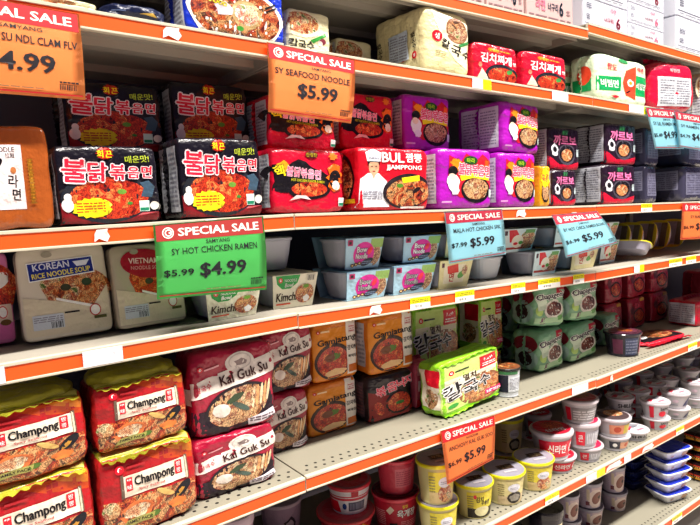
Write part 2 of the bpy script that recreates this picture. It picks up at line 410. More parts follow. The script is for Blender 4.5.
# purple bag
def art_mala():
    A = Art()
    A.poly([(-.05, .132), (-.015, .118), (.0, .138), (.03, .122), (.05, .138), (.074, .12), (.080, .085), (.07, .05), (.06, .03), (-.02, .028), (-.045, .045), (-.052, .08)], ink('#c81c30'))
    A.star(-.03, .108, .02, .018, 8, .5, ink('#f08a1a')); A.star(.062, .1, .016, .026, 8, .55, ink('#f05a1a'))
    A.ell(.026, .048, .044, .034, BK, 30); A.ell(.026, .050, .038, .027, F_cream, 30, 0, .03)
    A.poly([(-.018, .070), (.02, .078), (.068, .071), (.07, .081), (.02, .09), (-.02, .082)], YL)
    A.txt('불닭볶음면', .024, .097, .028, ink('#e83060'), w=.096, bold=.06, rot=-4, ol=(ink('#f6e6e8'), .06))
    A.ell(.012, .121, .02, .011, ink('#1e4a20'), 18); A.txt('마라', .012, .121, .012, ink('#a8d020'), bold=.03)
    A.ell(-.040, .066, .017, .022, WH, 18, 0, .06); A.ell(-.040, .094, .013, .012, BK, 16); A.ell(-.042, .079, .010, .009, ink('#f0d8c0'), 14); A.ell(-.036, .045, .012, .010, ink('#e8e4ec'), 14, 0, .1)
    A.rect(-.072, .016, -.045, .020, ink('#d8a0d8')); A.rect(.066, .028, .078, .048, ink('#d0e4e0'))
    return A
bag('purple', .158, .150, .13, foil('#a81cae'), art_mala(), side_label(.13, .15), fit=1.0, n=12, seed=11, fins='lr')
# yellow bag
bag('yellow', .10, .13, .06, foil('#e8a018'), Art().ell(0, .045, .036, .030, BK).ell(0, .046, .030, .024, F_cream).star(0, .09, .038, .03, 10, .7, YL).txt('볶음', 0, .09, .022, ink('#d02040'), bold=.05), n=11, seed=2)
# dark bag with red foot
def art_darkred():
    A = Art()
    A.poly([(-.083, .006), (.083, .006), (.083, .034), (.03, .022), (-.03, .022), (-.083, .05)], ink('#c01430'))
    A.ell(.01, .056, .046, .036, ink('#4a4450'), 28); A.ell(.01, .058, .040, .029, BK, 26); A.ell(.01, .054, .030, .021, F_soup, 26)
    A.txt('까르보', .0, .104, .032, ink('#e87ab0'), w=.12, bold=.05, ol=(ink('#7a2a4a'), .05))
    A.ell(-.055, .07, .018, .022, ink('#d8d4dc'), 16, 0, .1); A.ell(-.055, .072, .010, .010, BK, 12); A.txt('불닭', .0, .130, .014, ink('#3a9a5a'), bold=.04)
    A.rect(.062, .05, .075, .075, ink('#b8c8cc')); return A
bag('dark_red', .176, .150, .13, foil('#241524'), art_darkred(), Art().label(.006, .012, .120, .142, ink('#b9bac2'), ink('#777784'), 13), n=13, seed=14)
# smoky film bag seen from behind
bag('grey_film', .150, .150, .14, mat('#3c3a4e', .22, 0, .5, 30, coat=.5), Art().label(-.055, .03, .055, .12, ink('#6f6e84'), ink('#4a4860'), 8), Art().label(.02, .05, .12, .13, ink('#77768c'), ink('#504e66'), 8).rect(.07, .02, .085, .036, ink('#2a2838')).rect(.09, .02, .105, .034, ink('#2a2838')), n=9, seed=4, fins='')
# orange-brown ramen
def art_brown():
    A = Art(); W = .19
    A.rect(-.088, .036, .036, .150, ink('#e6cfd0')); A.rect(-.086, .038, .034, .148, ink('#ecdcdc'))
    A.txt('NOODLE', -.004, .141, .009, BK, bold=.03); A.txt('拉麵', .012, .131, .009, BK)
    A.txt('라', .014, .086, .022, BK, bold=.03, rot=-6); A.txt('면', .018, .062, .020, BK, bold=.03, rot=-4)
    A.ell(-.02, .112, .020, .007, BK, 18, 40); A.ell(-.028, .096, .014, .006, BK, 16, -50); A.ell(.016, .105, .006, .006, ink('#b06a3a'), 14)
    A.ell(-.055, .065, .030, .030, ink('#9a8478'), 24); A.ell(-.055, .065, .026, .026, F_soup, 24)
    A.bars(.048, .056, .045, .125, ink('#c08a20'), 3); A.lines(.046, .058, .045, .128, 14, ink('#8a5a14')); return A
bag('brown', .19, .185, .09, mat('#a0501f', .2, 0, .5, 24, coat=.6), art_brown(), n=11, seed=6, fins='', noun='ramen_pack', fit=1.0)
# blue seafood bag
def art_blue():
    A = Art(); A.ell(.0, .055, .105, .075, ink('#f4f0ea'), 34, -4, .02); A.ell(.0, .055, .098, .066, F_jja if 0 else F_mix, 34, -4)
    A.ell(.022, .060, .035, .034, ink('#b89a68'), 26); A.ell(.022, .060, .028, .026, food('sea', ['#8a6a40', '#e8d8b0', '#c85a30', '#f4ece0', '#88a040'], 70), 26)
    A.ell(-.03, .065, .02, .016, ink('#d8c8d0'), 9, 0, .2); A.ell(-.015, .10, .010, .016, ink('#d02020'), 14, 30); A.ell(.006, .025, .008, .006, ink('#3a8a30'), 10)
    A.ell(-.04, .115, .010, .007, ink('#6aa030'), 12); A.txt('SEAFOOD', -.05, .078, .009, YL, bold=.04, rot=-10, ol=(ink('#406020'), .05))
    A.ell(.01, .145, .055, .030, ink('#101c5a'), 28); A.txt('해물라면', .012, .146, .020, WH, bold=.05, rot=-6)
    A.rect(.062, .088, .09, .092, BK, 30); A.rect(.064, .080, .092, .084, BK, 30)
    return A
bag('blue', .222, .165, .12, foil('#1a36c0'), art_blue(), Art().label(.008, .01, .112, .155, ink('#d4d8e2'), LI, 12), n=13, seed=9, fit=1.0)
def art_cream():
    A = Art(); A.ell(-.03, .105, .075, .042, ink('#e6dcb8'), 28); A.ell(-.03, .108, .062, .034, F_soup, 28)
    A.poly([(0, .058), (.055, .088), (.06, .080), (.01, .050)], ink('#3a9a40')); A.ell(.045, .060, .012, .010, ink('#7a2a3a'), 14); A.ell(.035, .052, .010, .008, ink('#e8d8d0'), 12)
    A.txt('칼국수', -.03, .040, .030, BK, bold=.05); A.lines(.04, .07, .02, .035, 4, ink('#9a9070')); return A
bag('cream', .16, .155, .12, foil('#e8e0b4'), art_cream(), side_label(.12, .155), n=11, seed=12)
# big cream multipack
def art_creambig():
    A = Art(); A.poly([(-.05, .19), (.062, .17), (.07, .02), (.02, .05), (-.02, .10)], ink('#efe6c4')); A.ell(.026, .140, .034, .038, ink('#8a5a3a'), 26)
    A.ell(.026, .138, .029, .033, F_cream, 26, 0, .02); A.ell(-.034, .112, .015, .016, RD, 20); A.txt('생', -.034, .112, .016, WH, bold=.04)
    for ch, x, y, h in (('칼', -.008, .095, .026), ('국', .022, .080, .030), ('수', .054, .072, .024)): A.txt(ch, x, y, h, BK, bold=.05, rot=-14)
    A.poly([(.03, .10), (.066, .12), (.068, .112), (.034, .092)], ink('#3a8a48')); A.lines(-.04, -.01, .055, .075, 4, ink('#9a9468')); return A
def art_creamside():
    A = Art()
    for i in range(4):
        x = .028+i*.052; A.txt('칼국수', x, .10, .018, BK, bold=.05, rot=-80); A.ell(x+.004, .055, .011, .012, RD, 16); A.txt('생', x+.004, .055, .010, WH, bold=.04)
        A.rect(x+.024, .02, x+.0255, .18, ink('#c8b888'))
    A.rect(.075, .045, .160, .135, ink('#c8d4e0'), 4); A.lines(.08, .117, .052, .128, 9, LI, 2); A.lines(.121, .155, .052, .128, 9, LI, 5); return A
bag('cream_big', .145, .20, .23, foil('#e6d9a4'), art_creambig(), art_creamside(), n=11, wr=.003, seed=15, lname='side_print', fins='')
# kimchi stew red
def art_kimchi():
    A = Art(); A.txt('김치찌개', .0, .085, .030, WH, w=.105, bold=.055); A.txt('면', .064, .078, .012, WH, bold=.04)
    A.lines(-.03, .05, .110, .118, 1, ink('#f0a030'), 4); A.txt('맛있는', -.01, .112, .012, ink('#f2b02a'), bold=.04)
    A.ell(.02, .034, .058, .036, ink('#20242c'), 30); A.ell(.02, .032, .050, .028, F_red, 30); A.ell(.042, .048, .011, .007, ink('#3a8a40'), 12, 20)
    A.poly([(-.066, .016), (-.05, .05), (-.036, .032), (-.03, .016)], ink('#f0d0b8')); A.ell(-.055, .06, .006, .008, ink('#e88a70'), 10); return A
bag('kimchi_red', .158, .135, .12, foil('#cf1430'), art_kimchi(), Art().ell(.06, .05, .03, .02, ink('#2a6a3a')), n=11, seed=17, lname='side_print', fins='lru')
def art_green():
    A = Art(); A.poly([(-.1, .03), (-.1, .075), (-.01, .085), (-.01, .04)], ink('#149a52')); A.rect(.05, .035, .1, .10, ink('#149a52'))
    A.txt('비빔면', -.054, .058, .024, WH, bold=.05, rot=5); A.txt('비빔면', .074, .068, .020, WH, w=.04, bold=.05)
    A.poly([(.05, .02), (.01, .03), (-.004, .07), (.01, .11), (.05, .13)], ink('#e0482c')); A.ell(.028, .072, .014, .012, WH, 18); A.ell(.028, .072, .007, .006, ink('#f0a020'), 12)
    A.rect(.01, .04, .03, .045, BK, 30); A.txt('팔도', -.045, .112, .020, ink('#d83040'), bold=.05); A.txt('매콤', .07, .122, .015, ink('#d83040'), bold=.05)
    A.poly([(-.05, .02), (-.03, .014), (-.015, .022), (-.03, .024)], ink('#d02030')); A.ell(.0, .138, .02, .006, ink('#2a8a4a'), 14); return A
bag('green_white', .21, .15, .12, foil('#d8ecc8'), art_green(), Art().rect(.02, .03, .1, .07, ink('#149a52')).ell(.07, .08, .03, .03, ink('#e0482c')), n=9, wr=.003, seed=19, lname='side_print', fit=1.0)
bag('red_label', .15, .17, .10, foil('#d4143a'), Art().label(-.055, .02, .055, .115, ink('#d0d2d8'), ink('#80808c'), 10).txt('비빔면', .0, .137, .012, ink('#f0c8cc'), bold=.04), None, n=4.5, wr=.004, seed=21, fins='u')

# standing trays ----------------------------------------------------
def art_rice(kind):
    A = Art(); W, H = .16, .175
    A.ell(.02, .095, .066, .045, F_soup if kind != 'viet' else F_red, 26, -10, .04)
    A.ell(.0, .097, .010, .007, ink('#3a3a28'), 12); A.ell(.04, .104, .010, .008, ink('#30402a'), 12)
    A.poly([(-.078, .008), (-.078, .085), (-.01, .070), (.045, .052), (.078, .095), (.078, .008)], ink('#d9cdb4'))
    A.poly([(-.02, .074), (.045, .052), (.050, .056), (-.02, .079)], WH)
    if kind == 'korean':
        A.poly([(-.064, .113), (.058, .122), (.056, .156), (-.066, .150)], ink('#f0f0f4')); A.poly([(-.062, .115), (.056, .124), (.054, .154), (-.064, .148)], ink('#1c2c86'))
        A.txt('KOREAN', -.022, .142, .013, ink('#d8dcf0'), w=.066, bold=.03, rot=3); A.txt('RICE NOODLE SOUP', -.004, .127, .010, ink('#f0e060'), w=.108, bold=.03, rot=4)
        A.poly([(.018, .147), (.050, .149), (.043, .138), (.025, .137)], ink('#d8dcf0'))
    else:
        A.ell(.0, .136, .062, .032, ink('#a81430'), 28, -8); A.txt('VIETNAMESE', .006, .142, .012, ink('#f0d0d0'), w=.098, bold=.03, rot=-3); A.txt('NOODLE SOUP', .0, .127, .008, ink('#e0a0a8'), rot=-3)
    A.ell(-.028, .164, .010, .006, ink('#a8a090'), 14); A.rect(-.066, .020, -.01, .048, ink('#c8d0dc')); A.lines(-.064, -.012, .034, .046, 3, LI); A.bars(-.034, -.012, .021, .033, BK, 9)
    A.rect(-.008, .046, .02, .049, BK); A.ell(.050, .046, .011, .012, ink('#c03030')); A.ell(.050, .046, .009, .010, WH); A.rect(.046, .028, .07, .034, ink('#5a5a30')); return A
for nm, kd in (('tray_korean', 'korean'), ('tray_viet', 'viet')):
    bag(nm, .165, .18, .055, mat('#dcd2c0' if kd == 'korean' else '#b8ac98', .25, 0, .35, 22, coat=.6), art_rice(kd), n=14, wr=.0015, seed=23, fins='', noun='rice_noodle_tray', fit=1.0)
A = Art(); A.ell(.03, .11, .07, .05, F_red, 26, 0, .05); A.ell(.05, .12, .03, .016, WH, 18, 20, .1); A.rect(-.078, .04, .078, .075, ink('#d8c0b0')); A.ell(.055, .06, .012, .012, RD); A.ell(.055, .06, .010, .010, WH)
A.rect(-.078, .008, .078, .038, ink('#e070b0')); A.ell(.06, .040, .014, .006, ink('#6a4a20'), 14)
bag('tray_pink', .165, .175, .055, mat('#d87ab0', .25, 0, .35, 22, coat=.6), A, n=14, wr=.0015, seed=25, fins='', noun='rice_noodle_tray', fit=1.0)

# sleeved bowls -------------------------------------------------------
greyp = mat('#c6c8d6', .3, coat=.3); whitep = mat('#dcdde2', .3, coat=.3)
def art_kbowl():
    A = Art(); W, H = .115, .066; A.rect(-W/2, 0, W/2, H*.985, ink('#e6e2cc'))
    A.poly([(-.05, .064), (.012, .064), (.006, .048), (-.012, .038), (-.034, .038), (-.047, .048)], ink('#2a9a48'))
    seal_logo(A, -.038, .055, .005); A.txt('NOODLE', -.012, .054, .0055, WH, bold=.03); A.txt('Bowl', -.016, .045, .0075, WH, bold=.05, shear=.2)
    A.txt('Kimchi', -.021, .022, .016, ink('#3a2418'), w=.056, bold=.045, shear=.15); A.rect(-.050, .007, -.010, .010, ink('#d05030'))
    A.ell(.028, .026, .026, .019, F_soup, 24); A.ell(.034, .016, .009, .007, WH, 12, 0, .1); A.ell(.03, .04, .008, .004, ink('#6a9a30'), 10)
    A.rect(.030, .050, .052, .062, ink('#d8d4c4')); A.bars(.032, .050, .051, .061, BK, 8); return A
sleeve_bowl('bowl_kimchi', .115, .068, .16, .19, greyp, mat('#e6e2cc', .5), art_kbowl())
def art_pbowl(f=1):
    A = Art(); W, H = .11, .066; A.rect(-W/2, 0, W/2, H*.985, ink('#a8cfe4'))
    A.ell(f*.030, .028, .024, .024, F_cream, 20); A.rect(f*.055, .044, f*.018, .063, ink('#90b860'))
    A.ell(0, .030, .032, .027, ink('#d81c98'), 28); A.rect(-.033, 0, .033, .010, ink('#a8cfe4'))
    A.txt('Bow', -.006, .041, .012, WH, bold=.06, ol=(ink('#20286a'), .08)); A.txt('Noodle', -.006, .027, .011, WH, w=.036, bold=.06, ol=(ink('#20286a'), .08))
    A.ell(.018, .038, .006, .009, ink('#f03048'), 14, -30); A.ell(.012, .014, .020, .007, ink('#1c2238'), 18, 15); A.lines(-.004, .026, .010, .018, 2, ink('#7a90b0'))
    for i in range(3): A.ell(-.034+i*.011, .008+.002*i, .006, .004, ink('#5a2a1a'), 10); A.ell(-.034+i*.011, .008+.002*i, .003, .002, ink('#f0d090'), 8)
    A.rect(-f*.050, .050, -f*.036, .062, ink('#b02060')); A.rect(-f*.047, .053, -f*.040, .059, BK); return A
sleeve_bowl('bowl_pink', .11, .068, .16, .185, greyp, mat('#a8cfe4', .5), art_pbowl())
def art_cbowl():
    A = Art(); W, H = .11, .066; A.rect(-W/2, 0, W/2, H*.985, ink('#ded29c')); A.rect(-.04, .012, .034, .054, ink('#e8dcc0'))
    A.poly([(-.030, .052), (.006, .056), (.012, .036), (-.026, .034)], ink('#d8281c')); A.txt('면', -.012, .026, .020, ink('#c82018'), bold=.05, rot=-5); A.ell(.022, .030, .013, .008, ink('#4f9a3a'), 14, 20); A.ell(.032, .040, .01, .012, F_cream, 14)
    A.rect(-.048, .050, -.040, .060, ink('#502030')); return A
sleeve_bowl('bowl_cream', .11, .068, .16, .185, greyp, mat('#ded29c', .5), art_cbowl())
def art_rbowl():
    A = Art(); W, H = .11, .066; A.rect(-W/2, 0, W/2, H*.985, ink('#cfdfe0')); A.rect(-.052, .008, .052, .014, ink('#a83a30')); A.ell(.03, .034, .026, .026, F_soup, 22)
    A.poly([(-.036, .062), (-.012, .062), (.014, .030), (-.03, .028)], RD); A.ell(-.004, .030, .020, .018, ink('#f0e4d0'), 20); A.ell(.008, .026, .008, .005, ink('#4a9a3a'), 10); A.ell(-.010, .024, .008, .004, RD, 10)
    A.rect(.018, .052, .050, .062, ink('#5a9a4a')); A.rect(-.049, .048, -.040, .060, ink('#402030')); return A
sleeve_bowl('bowl_redgreen', .11, .068, .16, .185, greyp, mat('#cfdfe0', .5), art_rbowl())
sleeve_bowl('bowl_plain', .13, .070, .14, .13, greyp, mat('#cccccc', .5), None)
sleeve_bowl('bowl_white', .10, .066, .14, .10, whitep, mat('#cccccc', .5), None)

# champong-type family packs -------------------------------------------
def art_champ():
    A = Art(); W, H = .19, .165
    A.rect(-.088, .008, .088, .155, ink('#ae1820')); A.poly([(-.02, .155), (.088, .155), (.088, .118), (.02, .135)], ink('#c8461a')); A.poly([(.03, .155), (.088, .155), (.088, .13)], ink('#d87a20'))
    A.rect(-.088, .008, .088, .075, F_mix)
    A.ell(-.03, .045, .032, .020, ink('#c86a3a'), 20, 8, .04); A.ell(-.024, .042, .014, .012, ink('#e6dcb0'), 16, 15); A.ell(-.030, .047, .026, .012, food('shr', ['#a84a28', '#e8b080', '#f6e8c8', '#c85a30'], 60), 16, 8)
    A.ell(.062, .060, .022, .010, ink('#10121e'), 18, 45); A.ell(.058, .056, .012, .004, ink('#c8903a'), 12, 45); A.ell(.028, .066, .020, .006, ink('#e8c070'), 14, -30)
    A.ell(.05, .036, .018, .010, ink('#e07a3a'), 12, 0, .15); A.ell(.005, .03, .010, .006, ink('#4f6a2a'), 10)
    A.ell(-.075, .06, .015, .016, F_cream, 14)
    A.poly([(-.062, .018), (.0, .022), (.004, .034), (-.05, .032)], ink('#9a9450')); A.txt('FAMILY PACK', -.026, .027, .006, BK, w=.048, bold=.03)
    A.poly([(-.054, .078), (.072, .082), (.072, .124), (-.052, .120)], ink('#e9dcc8')); A.rect(-.056, .076, -.050, .124, ink('#6a5648')); A.rect(.070, .080, .076, .128, ink('#6a5648')); A.rect(.071, .080, .074, .127, ink('#d8cbb0'))
    A.rect(-.046, .090, -.034, .116, ink('#c81c2c')); A.txt('辣', -.040, .109, .009, WH); A.txt('味', -.040, .097, .009, WH)
    A.rect(.050, .094, .064, .121, ink('#c81c2c')); A.txt('짬', .057, .114, .009, WH); A.txt('뽕', .057, .101, .009, WH)
    A.txt('Champong', .009, .104, .024, BK, w=.078, bold=.07, rot=1); A.txt('Spicy Seafood', .002, .088, .006, ink('#c82a3a'), w=.05, bold=.03)
    seal_logo(A, -.056, .136, .0085); A.rect(-.042, .134, -.008, .138, ink('#a8242a')); return A
def art_champtop():
    A = Art(); A.rect(-.085, .01, .085, .13, ink('#b8b02c')); A.rect(-.082, .05, .005, .095, ink('#e9dcc8')); A.txt('Champong', -.04, .073, .016, BK, w=.07, bold=.06); A.rect(.012, .05, .06, .10, ink('#d02028')); A.rect(-.085, .01, .085, .03, ink('#e6e070')); return A
bag('champ', .19, .165, .145, foil('#a8201e'), art_champ(), Art().rect(.02, .02, .12, .15, ink('#7a1418')).ell(.07, .06, .04, .04, F_mix), art_champtop(), n=9, wr=.006, seed=27, fins='', topm=foil('#a8a42c'), lname='side_print', fit=1.0)
fin((-.085, .012, .157), (.085, .012, .157), (0, -.9, .0), .02, foil('#c0bc38'), KINDS['champ'][0], .003)
bag('champ_top', .19, .165, .145, foil('#a8201e'), art_champ(), Art().rect(.02, .02, .12, .15, ink('#7a1418')).ell(.07, .06, .04, .04, F_mix), art_champtop(), n=9, wr=.006, seed=27, fins='', topm=foil('#a8a42c'), lname='side_print', fit=1.0)
fin((-.085, .012, .157), (.085, .012, .157), (0, -.9, .0), .02, foil('#c0bc38'), KINDS['champ_top'][0], .003)
ft = bag_body(.184, .050, .13, 2.6, .007, 53, foil('#b8b232'), KINDS['champ_top'][0], name='folded_top'); ft.location = (0, .010, .140)
art_flap = Art(); art_flap.rect(-.08, .0, -.005, .016, ink('#e9dcc8')).txt('Champong', -.045, .008, .011, BK, w=.06, bold=.06).rect(.0, .0, .04, .016, ink('#d02028'))
def art_kal():
    A = Art(); A.rect(-.082, .006, .082, .05, ink('#281824')); A.poly([(-.08, .072), (.08, .095), (.08, .130), (-.08, .100)], ink('#e6ddd4')); A.ell(.012, .122, .028, .018, ink('#e6ddd4'), 22)
    A.ell(.012, .124, .022, .014, ink('#c8bfb8'), 20); A.ell(.012, .124, .020, .012, ink('#e6ddd4'), 20); A.ell(.012, .123, .012, .006, ink('#8a7a78'), 9, 0, .2)
    A.ell(.006, .045, .068, .040, ink('#201620'), 34, 8); A.ell(.006, .047, .061, .033, F_cream, 34, 8)
    for i in range(5): A.ell(.034+i*.008, .055+i*.002, .003, .020, ink('#e8a870' if i % 2 else '#f4d8b0'), 12, -8)
    A.ell(-.03, .045, .016, .013, ink('#e8dcd0'), 10, 0, .15); A.ell(-.002, .062, .018, .006, ink('#3a4a34'), 12, 20, .1); A.ell(.008, .045, .02, .005, ink('#4a5a50'), 12, -30)
    A.txt('Kal Guk Su', .018, .102, .017, ink('#3a1414'), w=.094, bold=.04, rot=8.5, ol=None); A.txt('칼국수', -.06, .090, .010, ink('#b83040'), bold=.03, rot=8); A.rect(.02, .012, .078, .024, ink('#d8cfd4'), 8); A.lines(.024, .074, .014, .022, 2, ink('#5a4a50'))
    seal_logo(A, -.064, .122, .0045, RD, WH); A.rect(-.057, .120, -.028, .123, ink('#e0a0a8'), 6); return A
bag('kal', .172, .155, .13, foil('#a01634'), art_kal(), Art().rect(.01, .06, .12, .09, ink('#e6ddd4')), n=9, wr=.007, seed=29, fins='', lname='side_print')
def art_gam():
    A = Art(); o = ink('#e88a1c'); A.rect(-.06, .01, .06, .13, F_soup if 0 else ink('#e08a22')); A.ell(-.008, .050, .050, .044, ink('#3a241c'), 30); A.ell(-.008, .048, .043, .037, F_red, 30)
    A.ell(.0, .060, .014, .008, ink('#5a7a30'), 12, 20, .15); A.ell(-.016, .058, .014, .010, ink('#7a4a34'), 12); A.ell(-.002, .022, .030, .008, ink('#f0c890'), 16, 4, .1)
    A.rect(.030, .004, .062, .145, ink('#e8e0d4')); A.rect(.036, .112, .056, .134, ink('#d8c8c4')); A.lines(.038, .054, .115, .132, 3, ink('#b04a4a'))
    A.txt('Gamjatang', .004, .098, .019, BK, w=.108, bold=.05, rot=3); A.txt('감자탕', .046, .076, .012, BK, w=.028, bold=.04); A.txt('뼈해장', .046, .055, .008, BK, bold=.04); A.rect(.034, .016, .058, .034, ink('#c86a24'))
    seal_logo(A, -.048, .124, .004); A.rect(-.042, .122, -.018, .126, ink('#f0d0a0')); return A
bag('gam', .128, .150, .12, foil('#d8781c'), art_gam(), Art().label(.03, .02, .1, .13, ink('#c0bcc4'), LI, 9), n=13, wr=.003, seed=31, fins='lr')
def art_knife(red=False):
    A = Art(); A.rect(-.078, .02, .078, .155, ink('#c4dc7c')); A.poly([(-.07, .05), (.0, .06), (.078, .09), (.078, .115), (-.07, .115)], ink('#e2dcc0')); A.ell(.024, .056, .060, .046, ink('#8a5a3a'), 28); A.ell(.024, .056, .054, .040, F_soup, 28)
    A.rect(.022, .112, .078, .150, RD); A.txt('NEW', .05, .138, .009, WH, bold=.04); A.lines(.03, .07, .118, .130, 2, WH)
    seal_logo(A, -.052, .132, .007); A.rect(-.042, .130, -.006, .134, BK); A.txt('멸치', -.006, .105, .018, ink('#402a1a'), bold=.05)
    for ch, x, y, h in (('칼', -.050, .076, .046), ('국', -.006, .070, .042), ('수', .034, .074, .034)): A.txt(ch, x, y, h, BK, bold=.06, rot=8, ol=(WH, .05))
    A.ell(-.052, .034, .014, .006, ink('#3a9a3a'), 14); A.rect(.034, .026, .078, .040, ink('#e02a6a')); A.lines(.038, .074, .029, .038, 2, WH); return A
bag('knife', .165, .170, .13, foil('#8ccc28'), art_knife(), Art().rect(.02, .03, .12, .15, ink('#e9e0cc')).rect(.05, .10, .12, .15, RD).ell(.07, .06, .04, .03, F_cream), Art().rect(-.07, .04, .0, .1, ink('#7ab824')), n=11, wr=.006, seed=33, fins='tb', finm=foil('#9cdc2c'), lname='side_print')
def art_spicy2():
    A = Art(); A.poly([(-.06, .01), (.06, .01), (.06, .05), (-.06, .1)], ink('#8a2020')); A.ell(.02, .052, .038, .036, ink('#181018'), 26); A.ell(.02, .052, .032, .030, F_red, 26); A.ell(.022, .05, .012, .006, ink('#3a7a3a'), 10)
    A.ell(-.035, .045, .012, .022, F_red, 14, 20)
    for ch, x, y in (('볶', -.030, .096), ('음', .0, .104), ('낙', .026, .109), ('지', .048, .114)): A.txt(ch, x, y, .029, ink('#e8405a'), bold=.05, rot=10, ol=(ink('#f0d0d8'), .04))
    return A
bag('spicy_small', .13, .15, .12, foil('#1c1218'), art_spicy2(), Art().label(.03, .02, .1, .13, ink('#5c4a52'), ink('#8a5a60'), 9), n=11, wr=.003, seed=35, fins='')
A = Art(); A.rect(-.03, .055, .032, .085, ink('#e8c8cc')); A.rect(-.03, .10, .03, .13, ink('#e890a0')); A.ell(0, .055, .026, .02, F_red, 16); A.rect(-.034, .008, .034, .03, ink('#d01830')); A.ell(-.01, .085, .008, .006, ink('#4a9a4a'), 8)
bag('small_red', .08, .14, .08, foil('#c8506a'), A, n=9, wr=.003, seed=36, fins='u', noun='noodle_pack')
def art_chap():
    A = Art(); A.poly([(.0, .13), (.06, .13), (.06, .05), (.02, .04), (-.01, .08)], ink('#8ab090')); A.rect(.02, .11, .055, .14, ink('#b02a3a'))
    A.ell(.012, .060, .040, .034, ink('#e0dcd0'), 26, 20); A.ell(.014, .062, .032, .026, food('chap', ['#140608', '#3a1010', '#6a201c', '#8a3a20', '#200a0c'], 60), 26, 20)
    A.ell(-.046, .055, .012, .018, ink('#b8d878'), 16); A.ell(.04, .03, .014, .009, ink('#5aa048'), 14, 20); A.ell(-.03, .02, .016, .012, ink('#6a4a5a'), 14, 0, .1)
    A.rect(-.058, .012, .058, .03, ink('#a8cfa0')); A.ell(-.04, .085, .02, .03, ink('#cfe0c8'), 9, 0, .2); A.txt('Chapagetti', -.002, .106, .025, BK, w=.112, bold=.08, rot=8, ol=(ink('#f0f0ea'), .07)); return A
bag('chap', .128, .150, .12, foil('#7cae88'), art_chap(), Art().ell(.06, .1, .05, .03, ink('#7a1a2a')).ell(.06, .05, .05, .04, ink('#8aa8a0')).ell(.06, .05, .03, .026, ink('#2a1018')), n=6, wr=.006, fit=.97, seed=37, fins='lr', lname='side_print')
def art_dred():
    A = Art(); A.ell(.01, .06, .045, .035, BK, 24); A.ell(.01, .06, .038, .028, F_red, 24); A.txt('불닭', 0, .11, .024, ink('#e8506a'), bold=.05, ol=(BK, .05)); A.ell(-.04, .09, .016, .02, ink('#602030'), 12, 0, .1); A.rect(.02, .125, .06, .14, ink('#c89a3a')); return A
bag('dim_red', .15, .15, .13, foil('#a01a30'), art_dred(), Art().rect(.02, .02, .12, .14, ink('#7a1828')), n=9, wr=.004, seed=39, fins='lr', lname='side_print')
A = Art(); A.rect(-.07, .006, .07, .118, BK); A.ell(.02, .06, .05, .045, F_mix, 24); A.ell(-.035, .07, .016, .02, WH, 14, 0, .1)
def flat_pack():
    root = empty('noodle_pack'); W, D, H = .15, .12, .03
    bag_body(W, H, D, 3, .002, 41, foil('#d01a30'), root); f, l, t = bag_surfs(W, H, D, 3, .002, 41)
    B = Art(); B.rect(-.06, .012, .06, .108, BK); B.ell(.014, .06, .04, .038, F_mix, 22); B.ell(-.034, .06, .014, .018, WH, 12, 0, .1); B.txt('라면', -.034, .09, .014, YL, bold=.04)
    B.build(t, 'printed_top', root); fin((-W*.46, .006, .015), (W*.46, .006, .015), (0, -1, 0), .012, foil('#d01a30'), root)
    KINDS['flat'] = (root, W, H, D, 'bag')
flat_pack()
bag('red_back', .16, .13, .14, foil('#b8142c'), Art().rect(-.07, .01, .07, .1, ink('#a01428')).ell(.04, .06, .03, .04, ink('#e83048'), 16), Art().label(.008, .014, .130, .116, ink('#b8b4c0'), ink('#84808e'), 8), n=11, wr=.004, seed=43, fins='u')

# round cups ------------------------------------------------------------
def art_ycup(v):
    A = Art(); A.rect(-.060, .006, .060, .076, ink('#d6c63a' if v != 2 else '#cfc48a'))
    A.rect(-.060, .004, .060, .030, ink({0: '#d0b880', 1: '#2a2218', 2: '#c8b48c'}[v]))
    if v == 0: A.ell(.004, .026, .030, .020, F_soup, 22); A.ell(.0, .052, .024, .012, ink('#d4d4dc'), 22); A.lines(-.016, .016, .048, .056, 2, LI)
    if v == 1: A.ell(.0, .022, .032, .014, ink('#d8d0a0'), 20); A.txt('김치', -.012, .056, .016, BK, bold=.05); A.txt('우동면', .012, .046, .013, BK, bold=.05); A.ell(-.030, .064, .006, .006, RD, 10)
    if v == 2: A.ell(.004, .024, .030, .018, ink('#28221c'), 22); A.ell(.004, .024, .022, .011, ink('#8a8478'), 20, 0, .1); A.ell(.0, .054, .024, .013, ink('#d0d0d8'), 22); A.lines(-.016, .016, .050, .058, 2, LI)
    A.lines(-.058, -.036, .030, .070, 6, ink('#8a8050'), 7); return A
def art_ylid():
    A = Art(); A.rect(-.022, -.014, .030, .016, ink('#3a2a20')); A.txt('우동', .004, .001, .018, ink('#a89060'), bold=.04); A.rect(-.018, -.036, .026, -.026, ink('#b8b0b4')); return A
lidfilm = mat('#a9a4b2', .18, .2, .3, 30, coat=.6)
for v, nm in enumerate(('ycup_a', 'ycup_b', 'ycup_c')):
    cup(nm, .066, .092, .78, mat('#c9bf86', .35), mat('#dcd414', .3, coat=.3), lidfilm, art_ycup(v), art_ylid(), rim=.005)
def art_redcup():
    A = Art(); A.rect(-.10, .005, .10, .076, ink('#b81c34')); A.rect(-.05, .052, -.032, .066, ink('#e8d8c0'), 45); A.txt('육개장', .006, .050, .020, WH, w=.056, bold=.06, ol=(ink('#5a0c18'), .05)); A.txt('칼칼', .0, .068, .008, YL)
    A.rect(-.045, .012, -.022, .026, ink('#2a1a20')); A.lines(-.012, .05, .014, .032, 4, ink('#e88a90')); A.lines(-.09, -.055, .02, .06, 8, ink('#e09aa0')); return A
A1 = Art(); A1.ell(0, 0, .05, .05, ink('#5a1420')); A1.ell(0, 0, .035, .035, F_dk)
